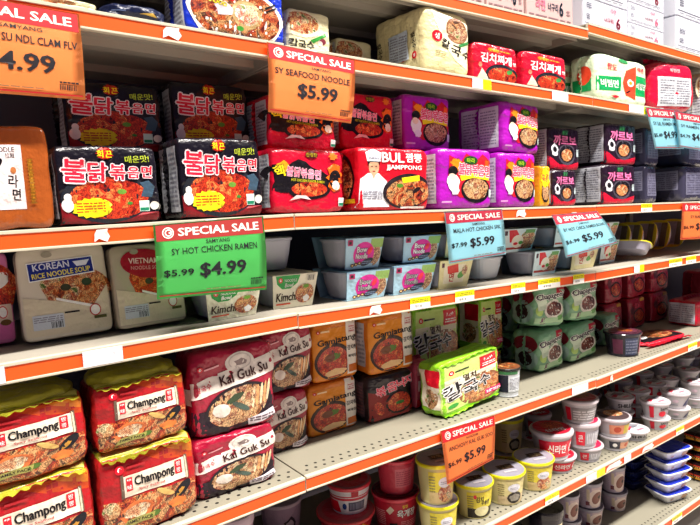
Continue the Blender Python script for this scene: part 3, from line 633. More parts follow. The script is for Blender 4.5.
cup('redcup', .060, .088, .8, mat('#b81c34', .3, coat=.4), mat('#d83048', .25, coat=.4), mat('#6a1420', .2, coat=.5), art_redcup(), A1, rim=.003)
A = Art(); A.rect(-.1, .005, .1, .076, ink('#c03448')); A.rect(-.03, .02, .03, .068, ink('#c85c6c')); A.lines(-.026, .026, .024, .064, 7, ink('#a83c50'))
cup('redcup_plain', .060, .088, .8, mat('#c03448', .3, coat=.4), mat('#d83048', .25, coat=.4), mat('#6a1420', .2, coat=.5), A, Art().ell(0, 0, .045, .045, ink('#7a1a2a')), rim=.003)
def art_bowlw(c='#d8203a', t='신라면', v=0):
    A = Art()
    if v == 0: A.rect(-.06, .010, .052, .042, ink(c)); A.txt(t, -.012, .026, .017, WH, bold=.05); A.ell(.034, .026, .010, .010, WH, 14); A.ell(.034, .026, .006, .006, ink(c), 10)
    if v == 1: A.rect(-.045, .010, -.018, .040, ink(c)); A.rect(-.016, .010, .045, .040, ink('#a8a6b0')); A.bars(-.012, .04, .014, .036, ink('#d8d8de'), 9); A.txt('큰', -.031, .025, .014, WH)
    if v == 2: A.rect(-.05, .008, .05, .040, ink('#8a8688')); A.lines(-.046, .046, .012, .036, 4, ink('#c8c4c8')); A.rect(-.07, .008, -.052, .040, ink(c))
    if v == 3: A.rect(-.040, .012, .006, .040, ink('#d88a6a')); A.rect(.006, .012, .044, .040, ink('#c8b040')); A.ell(-.015, .026, .012, .009, ink('#b84a30'), 14)
    if v == 4: A.rect(-.045, .012, -.008, .040, ink('#3a3a48')); A.rect(-.008, .012, .045, .038, ink('#d8a080')); A.ell(-.026, .026, .008, .008, WH, 10); A.ell(.02, .026, .012, .008, ink('#c05a3a'), 12)
    if v == 5: A.txt('SHILLA', .0, .028, .016, BK, w=.07, bold=.06); A.rect(-.06, .008, .06, .012, ink('#9a9aa0'))
    if v == 6: A.rect(-.05, .006, -.034, .046, ink(c)); A.txt('SAPPO', .008, .036, .009, BK, bold=.05); A.ell(.0, .020, .016, .010, ink(c), 16); A.ell(.032, .022, .010, .008, ink('#b09ab0'), 12)
    if v == 7: A.poly([(.0, .012), (.045, .012), (.035, .044), (.012, .03)], ink('#3a3c60')); A.rect(-.05, .014, -.02, .018, LI); A.ell(-.03, .03, .012, .006, ink('#c8b0c0'), 12)
    A.e = [([(x*1.45, z*1.12-.002) for x, z in vs], fs, m) for vs, fs, m in A.e]
    return A
def lid_a(bg, fd, t=None, c=WH):
    A = Art(); A.ell(0, 0, .060, .060, ink(bg), 30); A.ell(.008, .012, .038, .034, fd, 24)
    if t: A.txt(t, -.004, -.026, .022, c, w=.07, bold=.06, ol=(ink('#7a1020'), .04))
    return A
wb = mat('#b4b0b6', .4, coat=.2)
def lid_b():
    A = Art(); A.ell(0, 0, .060, .060, ink('#d8d0d4'), 30); A.poly([(-.05, .01), (.0, .05), (.05, .03), (.0, -.005)], ink('#8a8890')); A.poly([(-.055, -.01), (-.01, .025), (.0, .012), (-.04, -.03)], ink('#d0304a')); A.rect(-.01, -.035, .04, -.02, ink('#e0788a'), 20); A.lines(-.02, .03, .0, .02, 3, ink('#606070')); return A
for i, (nm, a, l) in enumerate((('wb_red', art_bowlw(), lid_a('#c81c34', F_red, '신라면')), ('wb_side', art_bowlw(v=1), lid_a('#d8244a', F_dk)), ('wb_back', art_bowlw(v=2), lid_a('#a83a44', F_dk)),
        ('wb_orange', art_bowlw(v=3), lid_a('#4a3a3c', F_soup)), ('wb_orange2', art_bowlw(v=4), lid_a('#c8b8b0', F_dk)), ('wb_shilla', art_bowlw(v=5), lid_b()), ('wb_sappo', art_bowlw(v=6), lid_b()), ('wb_blue', art_bowlw(v=7), lid_b()))):
    cup(nm, .070, .060, .74, wb, mat('#cac2c8', .35), mat('#beb4b8', .3, coat=.4), a, l, rim=.0035, noun='noodle_bowl')
def art_gcup():
    A = Art(); A.rect(-.10, .004, .10, .075, ink('#ac9cb0')); A.rect(-.02, .004, .055, .075, ink('#c8b4b8')); A.ell(.004, .036, .042, .033, ink('#e0cec4'), 22); A.ell(.010, .038, .030, .020, ink('#8a5a50'), 18, 20); A.ell(.024, .040, .010, .006, ink('#3a2620'), 12); A.rect(-.045, .03, -.03, .07, ink('#c8b8a0')); A.rect(-.05, .012, -.03, .026, ink('#6a3440')); A.lines(-.095, -.055, .01, .07, 9, ink('#b8a8b8')); return A
cup('gcup', .062, .088, .80, mat('#a8a0b0', .35), mat('#aca8b4', .25, coat=.3), mat('#77727f', .15, .1, .35, 30, coat=.7), art_gcup(), Art().ell(0, 0, .03, .03, ink('#5f5a66'), 20, 0, .05), rim=.004)
A = Art(); A.rect(-.05, .01, .05, .07, ink('#d8cfa8')); A.lines(-.03, .03, .03, .06, 4, ink('#7a7450'))
cup('bcup', .070, .085, .8, mat('#2a2630', .3, coat=.3), mat('#16141c', .2, coat=.5), mat('#101018', .15, coat=.7), A, Art().ell(.01, -.01, .01, .007, WH, 10).ell(.03, .012, .008, .006, WH, 10), rim=.004)
A = Art(); A.rect(-.02, .02, .06, .08, ink('#cfd4d8')); A.lines(-.015, .055, .03, .075, 8, LI); A.rect(-.07, .02, -.02, .085, ink('#1a2030')); A.rect(-.07, .088, .02, .1, ink('#3a7a4a'))
cup('tallblack', .05, .11, .8, mat('#c8ccd0', .4), mat('#181818', .3), mat('#7a4a30', .3), A, Art().ell(0, 0, .035, .035, F_dk), rim=.004)
A = Art(); A.rect(-.035, .006, .03, .07, ink('#38405a')); A.lines(-.032, .027, .012, .066, 5, ink('#70748c')); A.rect(-.09, .01, -.045, .065, ink('#602a44')); A.rect(.045, .01, .07, .065, ink('#b05a70'))
cup('blackbowl', .075, .085, .8, mat('#26222e', .25, coat=.4), mat('#1a1824', .2, coat=.6), mat('#4a2a38', .2, coat=.6), A, Art().ell(0, 0, .055, .055, ink('#5a2a3a'), 24).ell(.01, 0, .03, .03, F_dk), rim=.005, noun='noodle_bowl')
A = Art(); A.rect(-.1, .005, .1, .08, ink('#a88a9c')); A.ell(.01, .045, .022, .02, ink('#3a2a34'), 9, 0, .2); A.ell(.01, .045, .014, .012, ink('#c0a8b0'), 9, 0, .2); A.ell(.012, .018, .012, .008, ink('#c87a40'), 12)
cup('mauve', .065, .098, .8, mat('#a88a9c', .35), mat('#c0a8b4', .3), mat('#a090a0', .25, coat=.4), A, Art().ell(0, 0, .04, .04, ink('#8a6a7a')), rim=.003)
A = Art(); A.rect(-.12, .006, .12, .052, ink('#d8d4d8')); A.rect(-.12, .036, .12, .042, ink('#c03040')); A.rect(-.12, .044, .12, .047, ink('#c03040')); A.rect(-.02, .046, .005, .058, ink('#b02030')); A.rect(-.03, .010, .035, .032, ink('#4a4a5c')); A.bars(-.025, .03, .013, .029, ink('#7a7a90'), 10); A.ell(-.045, .022, .008, .008, ink('#1c3a7a'), 12); A.poly([(-.12, .006), (-.06, .006), (-.07, .034), (-.12, .034)], RD)
cup('rw_bowl', .070, .068, .76, mat('#d8d4d8', .4), mat('#d03a48', .3, coat=.3), mat('#b87a80', .3), A, lid_a('#c84050', F_dk), rim=.004, noun='noodle_bowl')
A = Art(); A.rect(-.12, .006, .12, .05, ink('#d01c30')); A.ell(.02, .030, .03, .018, ink('#e8b030'), 12, 0, .2); A.rect(-.03, .034, .0, .052, ink('#f0d8d8'))
cup('rw_bowl2', .075, .065, .76, mat('#d01c30', .4), mat('#e0464c', .3, coat=.3), mat('#b85a60', .3), A, lid_a('#c84050', F_red), rim=.004, noun='noodle_bowl')
tray('bluetray', .15, .046, .105, mat('#dcdfe6', .35, coat=.2), mat('#1f34b8', .2, coat=.6), Art().rect(-.062, .012, .062, .092, ink('#1c30b4')).poly([(-.062, .02), (-.02, .09), (-.03, .092), (-.062, .06)], ink('#5a6cd8')).rect(-.02, .06, .04, .078, ink('#2c44c8')), side=Art().rect(.02, .010, .045, .03, ink('#b88a6a')).ell(-.03, .018, .008, .006, ink('#c8a8a8')), n=7, taper=.62)
tray('darktray', .15, .046, .105, mat('#1c2458', .25, coat=.5), mat('#16205a', .2, coat=.6), Art().rect(-.06, .015, .06, .09, ink('#1c2a78')), n=7, taper=.62)
tray('yellowtray', .12, .034, .16, mat('#a8a4b4', .3, coat=.4), mat('#c8b828', .3, coat=.3), Art().poly([(-.05, .016), (.05, .016), (.05, .144), (-.05, .144)], ink('#9a93a4')).poly([(-.05, .016), (.05, .016), (.05, .05), (-.05, .05)], ink('#6a6254')), n=3.2, rimm=mat('#d8cc30', .3, coat=.4))
def art_choc():
    A = Art(); A.ell(.0, .018, .05, .012, F_dk, 18); A.poly([(-.07, .030), (.07, .036), (.07, .041), (-.07, .037)], ink('#e0a83a')); A.lines(-.06, .06, .006, .012, 1, ink('#e05a3a')); return A
bag('choc', .16, .046, .12, foil('#2a1418'), art_choc(), Art().rect(.01, .01, .11, .018, ink('#d89a30')).rect(.01, .026, .11, .032, ink('#c8402a')).bars(.01, .11, .019, .025, ink('#e8b060'), 12), n=5, wr=.003, seed=45, fins='lr', noun='noodle_pack', lname='side_print')
def art_carton(c, red, pic=False):
    A = Art(); W, H = .30, .12; i = ink('#54586c'); A.rect(-.14, .018, .12, .0205, i); A.lines(-.13, .11, .010, .014, 1, i)
    A.txt('너구리', .02 if not pic else .06, .052, .022, red, w=.06, bold=.05); A.txt('6', .085 if not pic else .12, .050, .046, red, bold=.07)
    A.lines(-.13, -.105, .035, .06, 3, i); A.lines(-.13, -.095, .080, .105, 3, i)
    if pic: A.poly([(.06, .085), (.10, .08), (.14, .088), (.14, .118), (.07, .118)], ink('#d8b48a')); A.ell(.045, .105, .006, .008, BK, 10)
    else: A.txt('라면', .05, .095, .022, red, bold=.04)
    return A
lc = Art(); lc.lines(.12, .16, .02, .045, 3, ink('#54586c')); lc.lines(.12, .16, .075, .1, 3, ink('#54586c'))
carton('carton_w', .30, .12, .22, mat('#cdced8', .6), art_carton(0, ink('#e0708a')), lc)
carton('carton_b', .30, .16, .22, mat('#ccced8', .6), art_carton(0, ink('#4a5a80'), True), lc)
carton('carton_t', .34, .15, .22, mat('#bf9f9c', .65), Art().lines(-.15, .15, .018, .026, 1, ink('#8a6a70')).txt('너구리', .02, .055, .026, ink('#607088'), bold=.05).txt('6', .08, .055, .045, ink('#607088'), bold=.07).txt('라면', -.07, .055, .035, ink('#d0708a'), bold=.05).lines(.12, .145, .04, .06, 2, ink('#8a6a70')), None)

bag('navy', .16, .06, .11, foil('#141c3c'), Art().poly([(.0, .03), (.04, .024), (.03, .036)], ink('#d8b050')).rect(-.06, .03, -.03, .034, ink('#5a6a90')), n=4, wr=.008, seed=51, fins='')


# ---------------------------------------------------------------- picture rays (metres from photo measurements)
def ray(px, py): return (fw+rt*((px-350)/FPX)+up*((262.5-py)/FPX))
def X_at(px, Y, Z):
    t = (px-350)/FPX; a = rt-fw*t; return CX-(a.y*(Y-CY)+a.z*(Z-CZ))/a.x
def Z_at(X, Y, py):
    t = (262.5-py)/FPX; a = up-fw*t; return CZ-(a.x*(X-CX)+a.y*(Y-CY))/a.z
def V(px, py, Y):
    d = ray(px, py); t = (Y-CY)/d.y; return Vector((CX+d.x*t, Y, CZ+d.z*t))

# ---------------------------------------------------------------- shelving
SEC = 1.219; LIP = .036
YP = [.018, .001, -.009, -.006, -.008, 0, 0]
ZS = [[(2.075, 2.080), (2.080, 2.112), (2.132, 2.132), (2.132, 2.132)],
      [(1.893, 1.885), (1.882, 1.880), (1.880, 1.869), (1.869, 1.869)],
      [(1.481, 1.510), (1.510, 1.506), (1.507, 1.509), (1.509, 1.509)],
      [(1.259, 1.285), (1.283, 1.275), (1.275, 1.281), (1.281, 1.281)],
      [(.869, .897), (.898, .891), (.888, .908), (.908, .908)],
      [(.546, .546), (.546, .546), (.546, .550), (.550, .550)],
      [(.161, .161), (.161, .161), (.161, .161), (.161, .161)]]
NS = 4
def deck(sh, X):
    s = min(max(int((X+SEC)//SEC), 0), NS-1); z0, z1 = ZS[sh][s]; return z0+(z1-z0)*(X-(s-1)*SEC)/SEC
def G(px, py, sh):          # where the sight line through (px, py) meets the deck of a shelf
    d = ray(px, py); z = deck(sh, .3)
    for _ in range(6):
        t = (z-CZ)/d.z; p = Vector((CX+d.x*t, CY+d.y*t, z)); z = deck(sh, p.x)
    return p
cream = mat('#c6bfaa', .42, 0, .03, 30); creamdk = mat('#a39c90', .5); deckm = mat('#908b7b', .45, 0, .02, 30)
orange = mat('#f2561a', .45, 0, 0, 8, vary=.08); holem = mat('#1a1512', .9)
DEPTH = .50
SHN = ['top shelf holding cartons', 'second shelf from the top', 'third shelf of spicy noodle bags', 'fourth shelf with bowl noodles', 'fifth shelf with family packs', 'sixth shelf with noodle cups', 'lowest shelf with grey cups']
SECN = ['left bay', 'middle bay', 'right bay', 'far right bay']
SHELF = {}; STRIP = {}
for sh in range(7):
    for s in range(NS):
        if sh > 4 and s == 0 and sh == 6: pass
        x0 = (s-1)*SEC+.0015; x1 = s*SEC-.0015; z0, z1 = ZS[sh][s]; yp = YP[sh]
        root = empty('shelf', (x0, yp, z0), 0, -math.atan2(z1-z0, SEC)); L_ = x1-x0; SHELF[(sh, s)] = root
        tag(root, 'cream shelf with orange strip, %s, %s' % (SHN[sh], SECN[s]), 'shelf', 'shelves of the shelving run')
        bm = bmesh.new()
        box(bm, 0, L_, .0, DEPTH, -.004, 0)                               # deck sheet
        box(bm, 0, L_, .03, .034, -.03, -.004); box(bm, 0, L_, .13, .16, -.022, -.004); box(bm, 0, L_, .34, .37, -.022, -.004)
        box(bm, 0, .003, .03, DEPTH, -.03, -.004); box(bm, L_-.003, L_, .03, DEPTH, -.03, -.004)
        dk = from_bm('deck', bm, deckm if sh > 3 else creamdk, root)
        bm = bmesh.new()
        box(bm, 0, L_, -.0085, .0, -LIP, 0)
        box(bm, 0, L_, -.0125, -.0085, -.0062, .0); box(bm, 0, L_, -.0125, -.0085, -LIP, -LIP+.0045)
        bmesh.ops.bevel(bm, geom=[e for e in bm.edges], offset=.0008, segments=1, affect='EDGES')
        from_bm('front_lip', bm, cream, root)
        bm = bmesh.new(); box(bm, .001, L_-.001, -.0105, -.0085, -LIP+.0045, -.0062)
        STRIP[(sh, s)] = from_bm('price_strip', bm, orange, root)
        if sh > 3:
            A = Art()
            for r in range(2):
                i = 0
                while .02+i*.0254 < L_-.01:
                    A.ell(.02+i*.0254+r*.0127, .018+r*.022, .0042, .0042, holem, 8); i += 1
            for k in range(1): pass
            A.build(lambda x, y, o: Vector((x, y, .0002)), 'perforations', dk, step=0)
        for e in (.006, L_-.009):
            bm = bmesh.new(); box(bm, e, e+.003, .3, DEPTH, -.075 if sh < 2 else -.036, -.03)
            from_bm('bracket', bm, creamdk, root)
def sticker(sh, px0, px1, kind='yw', dz=0):
    z = deck(sh, 0); Yq = YP[sh]-.0125
    a = X_at(px0, Yq, z); a = X_at(px0, Yq, deck(sh, a)); b = X_at(px1, Yq, deck(sh, a)); s = min(max(int((a+SEC)//SEC), 0), NS-1)
    root = SHELF[(sh, s)]; x0 = a-root.location.x; x1 = b-root.location.x; A = Art()
    if kind == 'yw':
        A.rect(x0, -LIP+.002, x1, -.002, ink('#f4f0ea')).rect(x0, -LIP*.5, x1, -.002, ink('#e8dc10'))
        A.bars(x0+(x1-x0)*.2, x0+(x1-x0)*.6, -LIP*.8, -LIP*.62, ink('#555555'), 8).lines(x0+(x1-x0)*.1, x1-(x1-x0)*.1, -LIP*.4, -LIP*.15, 2, ink('#8a8410'))
    elif kind == 'w':
        A.rect(x0, -LIP+.003, x1, -.003, ink('#e6e4ec'))
    elif kind == 'torn':
        d = x1-x0; A.poly([(x0, -LIP+.006), (x0+d*.3, -LIP+.012), (x0+d*.8, -LIP+.005), (x1, -LIP+.015), (x0+d*.85, -.012), (x0+d*.9, -.007), (x0+d*.2, -.008), (x0+d*.05, -.015)], ink('#e9e4e0'))
    elif kind == 'half':
        A.rect(x0, -LIP+.004, x1, -.004, ink('#d8dce4')).rect(x0+(x1-x0)*.55, -LIP+.004, x1, -.004, ink('#e8dc10'))
    o = A.build(lambda x, z_, o_: Vector((x, -.0127-o_*.5, z_)), 'price_sticker', STRIP[(sh, s)], step=0)
for a in ((1, 162, 181, 'torn'), (1, 472, 491, 'half'), (1, 552, 568, 'w'), (1, 629, 655, 'half'), (2, 93, 109, 'torn'), (2, 516, 526, 'torn'), (2, 641, 652, 'yw'),
          (3, 82, 122, 'w'), (3, -12, 4, 'w'), (3, 369, 382, 'torn'), (3, 410, 430, 'yw'), (3, 455, 474, 'yw'), (3, 511, 525, 'yw'), (3, 538, 560, 'yw'), (3, 573, 584, 'yw'), (3, 634, 644, 'half'), (3, 669, 682, 'yw'), (3, 686, 696, 'yw'),
          (4, 572, 588, 'w'), (4, 688, 697, 'yw'), (4, 610, 613, 'torn'), (5, 545, 559, 'yw'), (5, 586, 605, 'half'), (5, 606, 622, 'torn'), (5, 624, 631, 'w'), (5, 642, 654, 'torn'), (5, 676, 684, 'yw'), (6, 672, 682, 'yw')):
    sticker(*a)
# back panel, uprights, floor, ceiling
wallm = mat('#5b5866', .7, 0, .05, 20)
bm = bmesh.new(); box(bm, -SEC-.1, 3*SEC+.1, DEPTH+.02, DEPTH+.05, 0, 2.7); structure(from_bm('wall_back', bm, wallm))
for i in range(NS+1):
    X = (i-1)*SEC; bm = bmesh.new()
    box(bm, X-.0005, X+.0005, .45, DEPTH, .02, .021)
    bm.free(); bm = bmesh.new(); box(bm, X-.018, X+.018, DEPTH, DEPTH+.02, .0, 2.68)
    structure(from_bm('trim_%d' % (i+1), bm, creamdk))
bm = bmesh.new(); box(bm, -4, 8, -7, 1, -.05, 0); structure(from_bm('floor', bm, mat('#b9aea4', .35, 0, .02, 5, vary=.05)))
bm = bmesh.new(); box(bm, -4, 8, -7, 1, 6.2, 6.25); structure(from_bm('ceiling', bm, mat('#d8d8d6', .8, vary=.03, bscale=3)))
bm = bmesh.new(); box(bm, -SEC, 3*SEC, .02, DEPTH, .0, .125); structure(from_bm('baseboard_front', bm, mat('#55504c', .7, vary=.05)))

# ---------------------------------------------------------------- stocking the shelves
ITEMS = {}
def clone(o, parent=None):
    c = o.copy(); COL.objects.link(c)
    if parent: c.parent = parent
    for ch in o.children: clone(ch, c)
    return c
USED = set(); n_it = [0]
GROUPS = dict(hot_black='black spicy noodle multipacks', hot_red='red extra hot noodle multipacks', purple='purple spicy noodle multipacks', dark_red='dark noodle bags with red foot',
    grey_film='smoky film noodle packs', kimchi_red='red kimchi noodle bags', green_white='pale green noodle bags', cream='small cream noodle bags', champ='red seafood family packs', champ_top='red seafood family packs',
    kal='dark red knife cut noodle bags', gam='orange pork bone noodle bags', knife='bright green knife cut noodle bags', chap='green black bean noodle bags', dim_red='shaded red noodle bags',
    bowl_kimchi='kimchi noodle bowls', bowl_pink='magenta and blue sleeved bowls', bowl_cream='cream sleeved bowls', bowl_redgreen='red and white sleeved bowls', ycup_a='yellow rimmed noodle cups', ycup_b='yellow rimmed noodle cups',
    ycup_c='yellow rimmed noodle cups', redcup='red noodle cups', redcup_plain='red noodle cups', mauve='mauve noodle cups', gcup='grey mauve noodle cups', bcup='black lidded noodle cups', carton_w='white noodle cartons',
    carton_b='white noodle cartons', carton_t='tan noodle cartons', tray_korean='rice noodle soup trays', tray_viet='rice noodle soup trays', tray_pink='rice noodle soup trays')
def place(kind, loc, sc, rz, ry, label, cat, group, rx=0):
    group = group or GROUPS.get(kind) or ('white noodle bowls on the sixth shelf' if kind.startswith('wb_') else None)
    root = KINDS[kind][0]
    if kind in USED: root = clone(root)
    USED.add(kind); root.location = loc; root.scale = sc; root.rotation_euler = (rx, ry, rz)
    tag(root, label, cat, group); return root
def slope(sh, X):
    s = min(max(int((X+SEC)//SEC), 0), NS-1); z0, z1 = ZS[sh][s]; return -math.atan2(z1-z0, SEC)
def put(key, kind, sh, x0, x1, top, Y=.02, base=None, on=None, dy=0, D=None, yaw=0, rx=0, label='', cat='noodles', group=None, H=None, ry=None):
    """x0, x1, top: the front face's sides and top edge in the photo; Y: how far behind the shelf front, or read off the photo at base"""
    kn, kW, kH, kD, typ = KINDS[kind]
    if on: zt, Yo = ITEMS[on][0], ITEMS[on][1]
    if base is not None: Y = max(G(x0, base, sh).y-YP[sh], .012)
    Yw = Y+YP[sh]
    if on: Yw = Yo+dy
    D = D or kD
    lim = deck(sh-1, X_at((x0+x1)/2, Yw, deck(sh, .6)))-.037 if sh else 9
    if typ == 'cup':
        Yc = Yw; Zr = zt+.06 if on else deck(sh, .5)+.06
        if base is not None and not on: Yb = max(G((x0+x1)/2, base, sh).y, YP[sh]+.008)
        for _ in range(6):
            d0, d1 = ray(x0, top), ray(x1, top); a0, a1 = math.atan2(d0.x, d0.y), math.atan2(d1.x, d1.y); am = (a0+a1)/2
            X = CX+(Yc-CY)*math.tan(am); dist = math.hypot(X-CX, Yc-CY); Rr = dist*math.tan((a1-a0)/2)
            z = zt if on else deck(sh, X)
            if not on: Yc = Yw+Rr if base is None else Yb+Rr*.78
            Zr = Z_at(X, Yc, top)
        hh = min(H or Zr-z, lim-z)
        o = place(kind, (X, Yc, z+.001), (2*Rr/kW, 2*Rr/kD, hh/kH), R_(yaw)+math.atan2(-(X-CX)*.5, 1.2)*.6, slope(sh, X), label, cat, group)
        ITEMS[key] = (z+hh+.002, Yc, X, Rr*2, hh); 
        return o
    z = zt if on else deck(sh, .3)
    for _ in range(3):
        A, B = X_at(x0, Yw, z), X_at(x1, Yw, z); X = (A+B)/2
        z = zt if on else deck(sh, X)
        hq = (H or min(Z_at(X, Yw, top)-z, lim-z))/2; A, B = X_at(x0, Yw, z+hq), X_at(x1, Yw, z+hq); X = (A+B)/2
    Wd = (B-A)/max(math.cos(R_(yaw)), .3); hh = min(H or Z_at(X, Yw, top)-z, lim-z)
    if on and kind.startswith('carton'): X, Wd = ITEMS[on][2], ITEMS[on][3]
    z += abs(math.sin(R_(rx)))*D+(abs(math.sin(R_(ry)))*Wd/2 if ry else 0)
    o = place(kind, (X, Yw, z+.001), (Wd/kW, D/kD, hh/kH), R_(yaw), slope(sh, X) if ry is None else R_(ry), label, cat, group, R_(rx))
    ITEMS[key] = (z+hh+.002, Yw, X, Wd, hh); return o
# --- top shelf: cartons (the shelf above eye level)
G0 = 'cartons on the top shelf'
put('c1', 'carton_t', 0, 486, 524, -24, Y=.02, D=.3, H=.15, label='pinkish tan noodle carton on the top shelf, left of the other tan carton', cat='carton')
put('c1b', 'carton_t', 0, 420, 484.5, -40, Y=.02, D=.3, H=.15, label='tan noodle carton cut off by the top edge above the big cream multipack', cat='carton')
put('c2', 'carton_t', 0, 526, 573, -20, Y=.02, D=.3, H=.15, label='pinkish tan noodle carton on the top shelf ending at the shelf joint', cat='carton')
put('c3', 'carton_w', 0, 583, 627, 4, Y=.02, D=.3, label='white carton with pink marks, bottom one beside the shelf joint', cat='carton')
put('c4', 'carton_w', 0, 583, 627, -30, on='c3', D=.3, label='white carton on top of the one beside the shelf joint', cat='carton')
put('c5', 'carton_w', 0, 628, 663.5, 28, Y=.02, D=.3, label='white carton with pink marks, lowest in the middle stack at top right', cat='carton')
put('c5b', 'carton_w', 0, 628, 663.5, 8, on='c5', D=.3, label='white carton second from the bottom in the middle stack at top right', cat='carton')
put('c6', 'carton_w', 0, 628, 663.5, -18, on='c5b', D=.3, label='uppermost white carton in the middle stack at top right', cat='carton')
put('c7', 'carton_b', 0, 676, 722, 24, Y=-.012, D=.3, label='white carton with blue number and dish picture, lower one at the top right corner', cat='carton')
put('c8', 'carton_b', 0, 675, 722, -22, on='c7', D=.3, label='white carton with dish picture, upper one at the top right corner', cat='carton')

# --- second shelf
put('s1a', 'blue', 1, 183, 284, -46, H=.146, Y=.012, label='blue seafood noodle multipack with white label on its side', D=.12)
put('s1n', 'navy', 1, 104, 172, 0, Y=.02, H=.036, D=.12, label='dark navy noodle bag lying low left of the blue multipack')
put('s1o', 'cream', 1, 20, 98, -8, Y=.03, H=.026, D=.13, label='flat cream pack lying behind the large orange price sign')
put('s1c', 'cream', 1, 288, 331, 11, Y=.05, label='cream noodle bag with noodle picture, right of the blue multipack', D=.1, yaw=0)
put('s1d', 'cream', 1, 337, 373, 40, Y=.20, D=.1, label='dim cream noodle bag far back behind the orange seafood price sign')
put('s1e', 'cream_big', 1, 423, 472, 6, Y=.012, D=.20, yaw=4, label='large cream noodle multipack with calligraphy and a price label on its long side')
put('s1f', 'kimchi_red', 1, 474, 518, 45, Y=.03, label='red kimchi noodle bag right of the large cream multipack', D=.11)
put('s1g', 'kimchi_red', 1, 524, 567, 54, Y=.02, label='red kimchi noodle bag left of the green bags', D=.11)
put('s1h', 'green_white', 1, 558, 592, 66, Y=.13, label='pale green noodle bag set back beside the red kimchi bag', D=.10)
put('s1i', 'green_white', 1, 596, 648, 58, Y=.012, label='large pale green noodle bag with bright green banners', D=.11)
put('s1j', 'red_label', 1, 657, 694, 64, Y=.012, label='red noodle bag with its white ingredients panel turned to the front', D=.10, yaw=-4, ry=-3)
put('s1k', 'cream', 1, 704, 722, 74, Y=.03, D=.1, label='cream bag at the right edge behind the red bag with ingredients panel')

# --- third shelf
put('b0', 'brown', 2, -42, 53, 125, Y=.02, D=.08, label='orange brown ramen pack with white label at the left edge')
put('b1', 'hot_black', 2, 58, 160, 146, Y=.10-.085, label='black spicy noodle multipack next to the orange brown ramen pack')
put('b2', 'hot_black', 2, 181, 263, 138, Y=.015, label='black spicy noodle multipack above the green price sign')
put('b3b', 'hot_black', 2, 66, 162, 150, Y=.155, H=.148, D=.12, label='black spicy multipack hidden in the second row, left one')
put('b4b', 'hot_black', 2, 174, 252, 142, Y=.155, H=.150, D=.12, label='black spicy multipack hidden in the second row, right one')
put('b3', 'hot_black', 2, 66, 163, 84, on='b3b', dy=0, D=.12, label='shaded black spicy multipack stacked beside the orange price sign, left one')
put('b4', 'hot_black', 2, 174, 250, 84, on='b4b', dy=0, D=.12, label='shaded black spicy multipack in the upper row, right one')
put('r1', 'hot_red', 2, 272, 344, 149, Y=.015, label='bright red extra hot noodle multipack on the shelf joint')
put('r2', 'hot_red', 2, 269, 336, 97, on='r1', dy=.05, label='red extra hot multipack stacked right under the orange seafood sign')
put('k1', 'cook_red', 2, 359, 429, 148, Y=.015, label='red seafood noodle multipack picturing a cook in a white hat')
put('r3', 'hot_red', 2, 341, 394, 94, on='k1', dy=.09, D=.11, label='red extra hot multipack stacked on the pack picturing a cook')
put('p1', 'purple', 2, 439, 492, 149, Y=.015, label='purple spicy noodle multipack right of the pack picturing a cook')
put('p2', 'purple', 2, 499, 536, 153, Y=.015, label='purple spicy noodle multipack at the end of the lower purple row')
put('p3', 'purple', 2, 404, 450, 96, on='p1', dy=.09, D=.10, label='shaded purple multipack left in the upper purple row')
put('p4', 'purple', 2, 501, 542, 103, on='p2', dy=.01, D=.18, yaw=5, label='upper purple multipack turned to show the large grey label on its side')
put('y1', 'yellow', 2, 540, 550, 166, Y=.015, D=.09, label='narrow yellow orange noodle bag beside the purple multipack')
put('d1', 'dark_red', 2, 553, 577, 170, Y=.03, label='dark noodle bag with red foot beside the yellow bag')
put('d2', 'dark_red', 2, 603, 636, 165, Y=.015, label='dark noodle bag with red foot, right one of the lower row')
put('d3', 'dark_red', 2, 549, 580, 128, on='d1', dy=.03, label='dark noodle bag stacked above the narrow yellow bag')
put('d4', 'dark_red', 2, 606, 637, 124, on='d2', dy=.012, label='dark noodle bag stacked right, showing a large grey label')
put('g1', 'grey_film', 2, 646, 657, 166, Y=.03, D=.10, label='smoky film noodle pack next to the dark bag with red foot')
put('g2', 'grey_film', 2, 683, 706, 166, Y=.015, label='smoky film noodle pack with rounded side near the right edge')
put('g3', 'grey_film', 2, 646, 659, 128, on='g1', D=.10, dy=.012, label='smoky film noodle pack stacked left of the paired blue signs')
put('g4', 'grey_film', 2, 686, 710, 132, on='g2', dy=.02, label='smoky film noodle pack stacked behind the paired blue signs')

# --- fourth shelf
put('t1', 'tray_pink', 3, -54, 14, 262, base=357, H=.175, rx=-7, label='pink based noodle tray cut off by the left edge', cat='noodles')
put('t2', 'tray_korean', 3, 22, 112, 250, base=349, H=.18, rx=-9, label='rice noodle soup tray with blue name panel')
put('t3', 'tray_viet', 3, 117, 186, 246, Y=.078, H=.172, rx=-9, label='rice noodle soup tray with dark red oval, behind the green sign')
GB = 'sleeved bowl noodles'
put('n1', 'bowl_kimchi', 3, 207, 262, 286, base=324, label='kimchi noodle bowl peeking out under the green price sign', cat='noodle bowl')
put('n2', 'bowl_kimchi', 3, 273, 318, 273, base=311, label='kimchi noodle bowl in cream and green sleeve at the shelf joint', cat='noodle bowl')
put('n3', 'bowl_pink', 3, 347, 390, 270, base=303, label='magenta and blue sleeved bowl, lower row, left one', cat='noodle bowl')
put('n4', 'bowl_pink', 3, 394, 436, 264, base=297, label='magenta and blue sleeved bowl, lower row, right one', cat='noodle bowl')
put('n5', 'bowl_cream', 3, 440, 473, 259, base=291, label='cream sleeved bowl with red panel under the chicken 5-pack sign', cat='noodle bowl')
put('n6', 'bowl_white', 3, 482, 510, 256, base=282, label='plain white noodle bowl without sleeve on the shelf edge', cat='noodle bowl')
put('n7', 'bowl_redgreen', 3, 535, 560, 250, base=277, label='red and white sleeved bowl right of the plain white bowl', cat='noodle bowl')
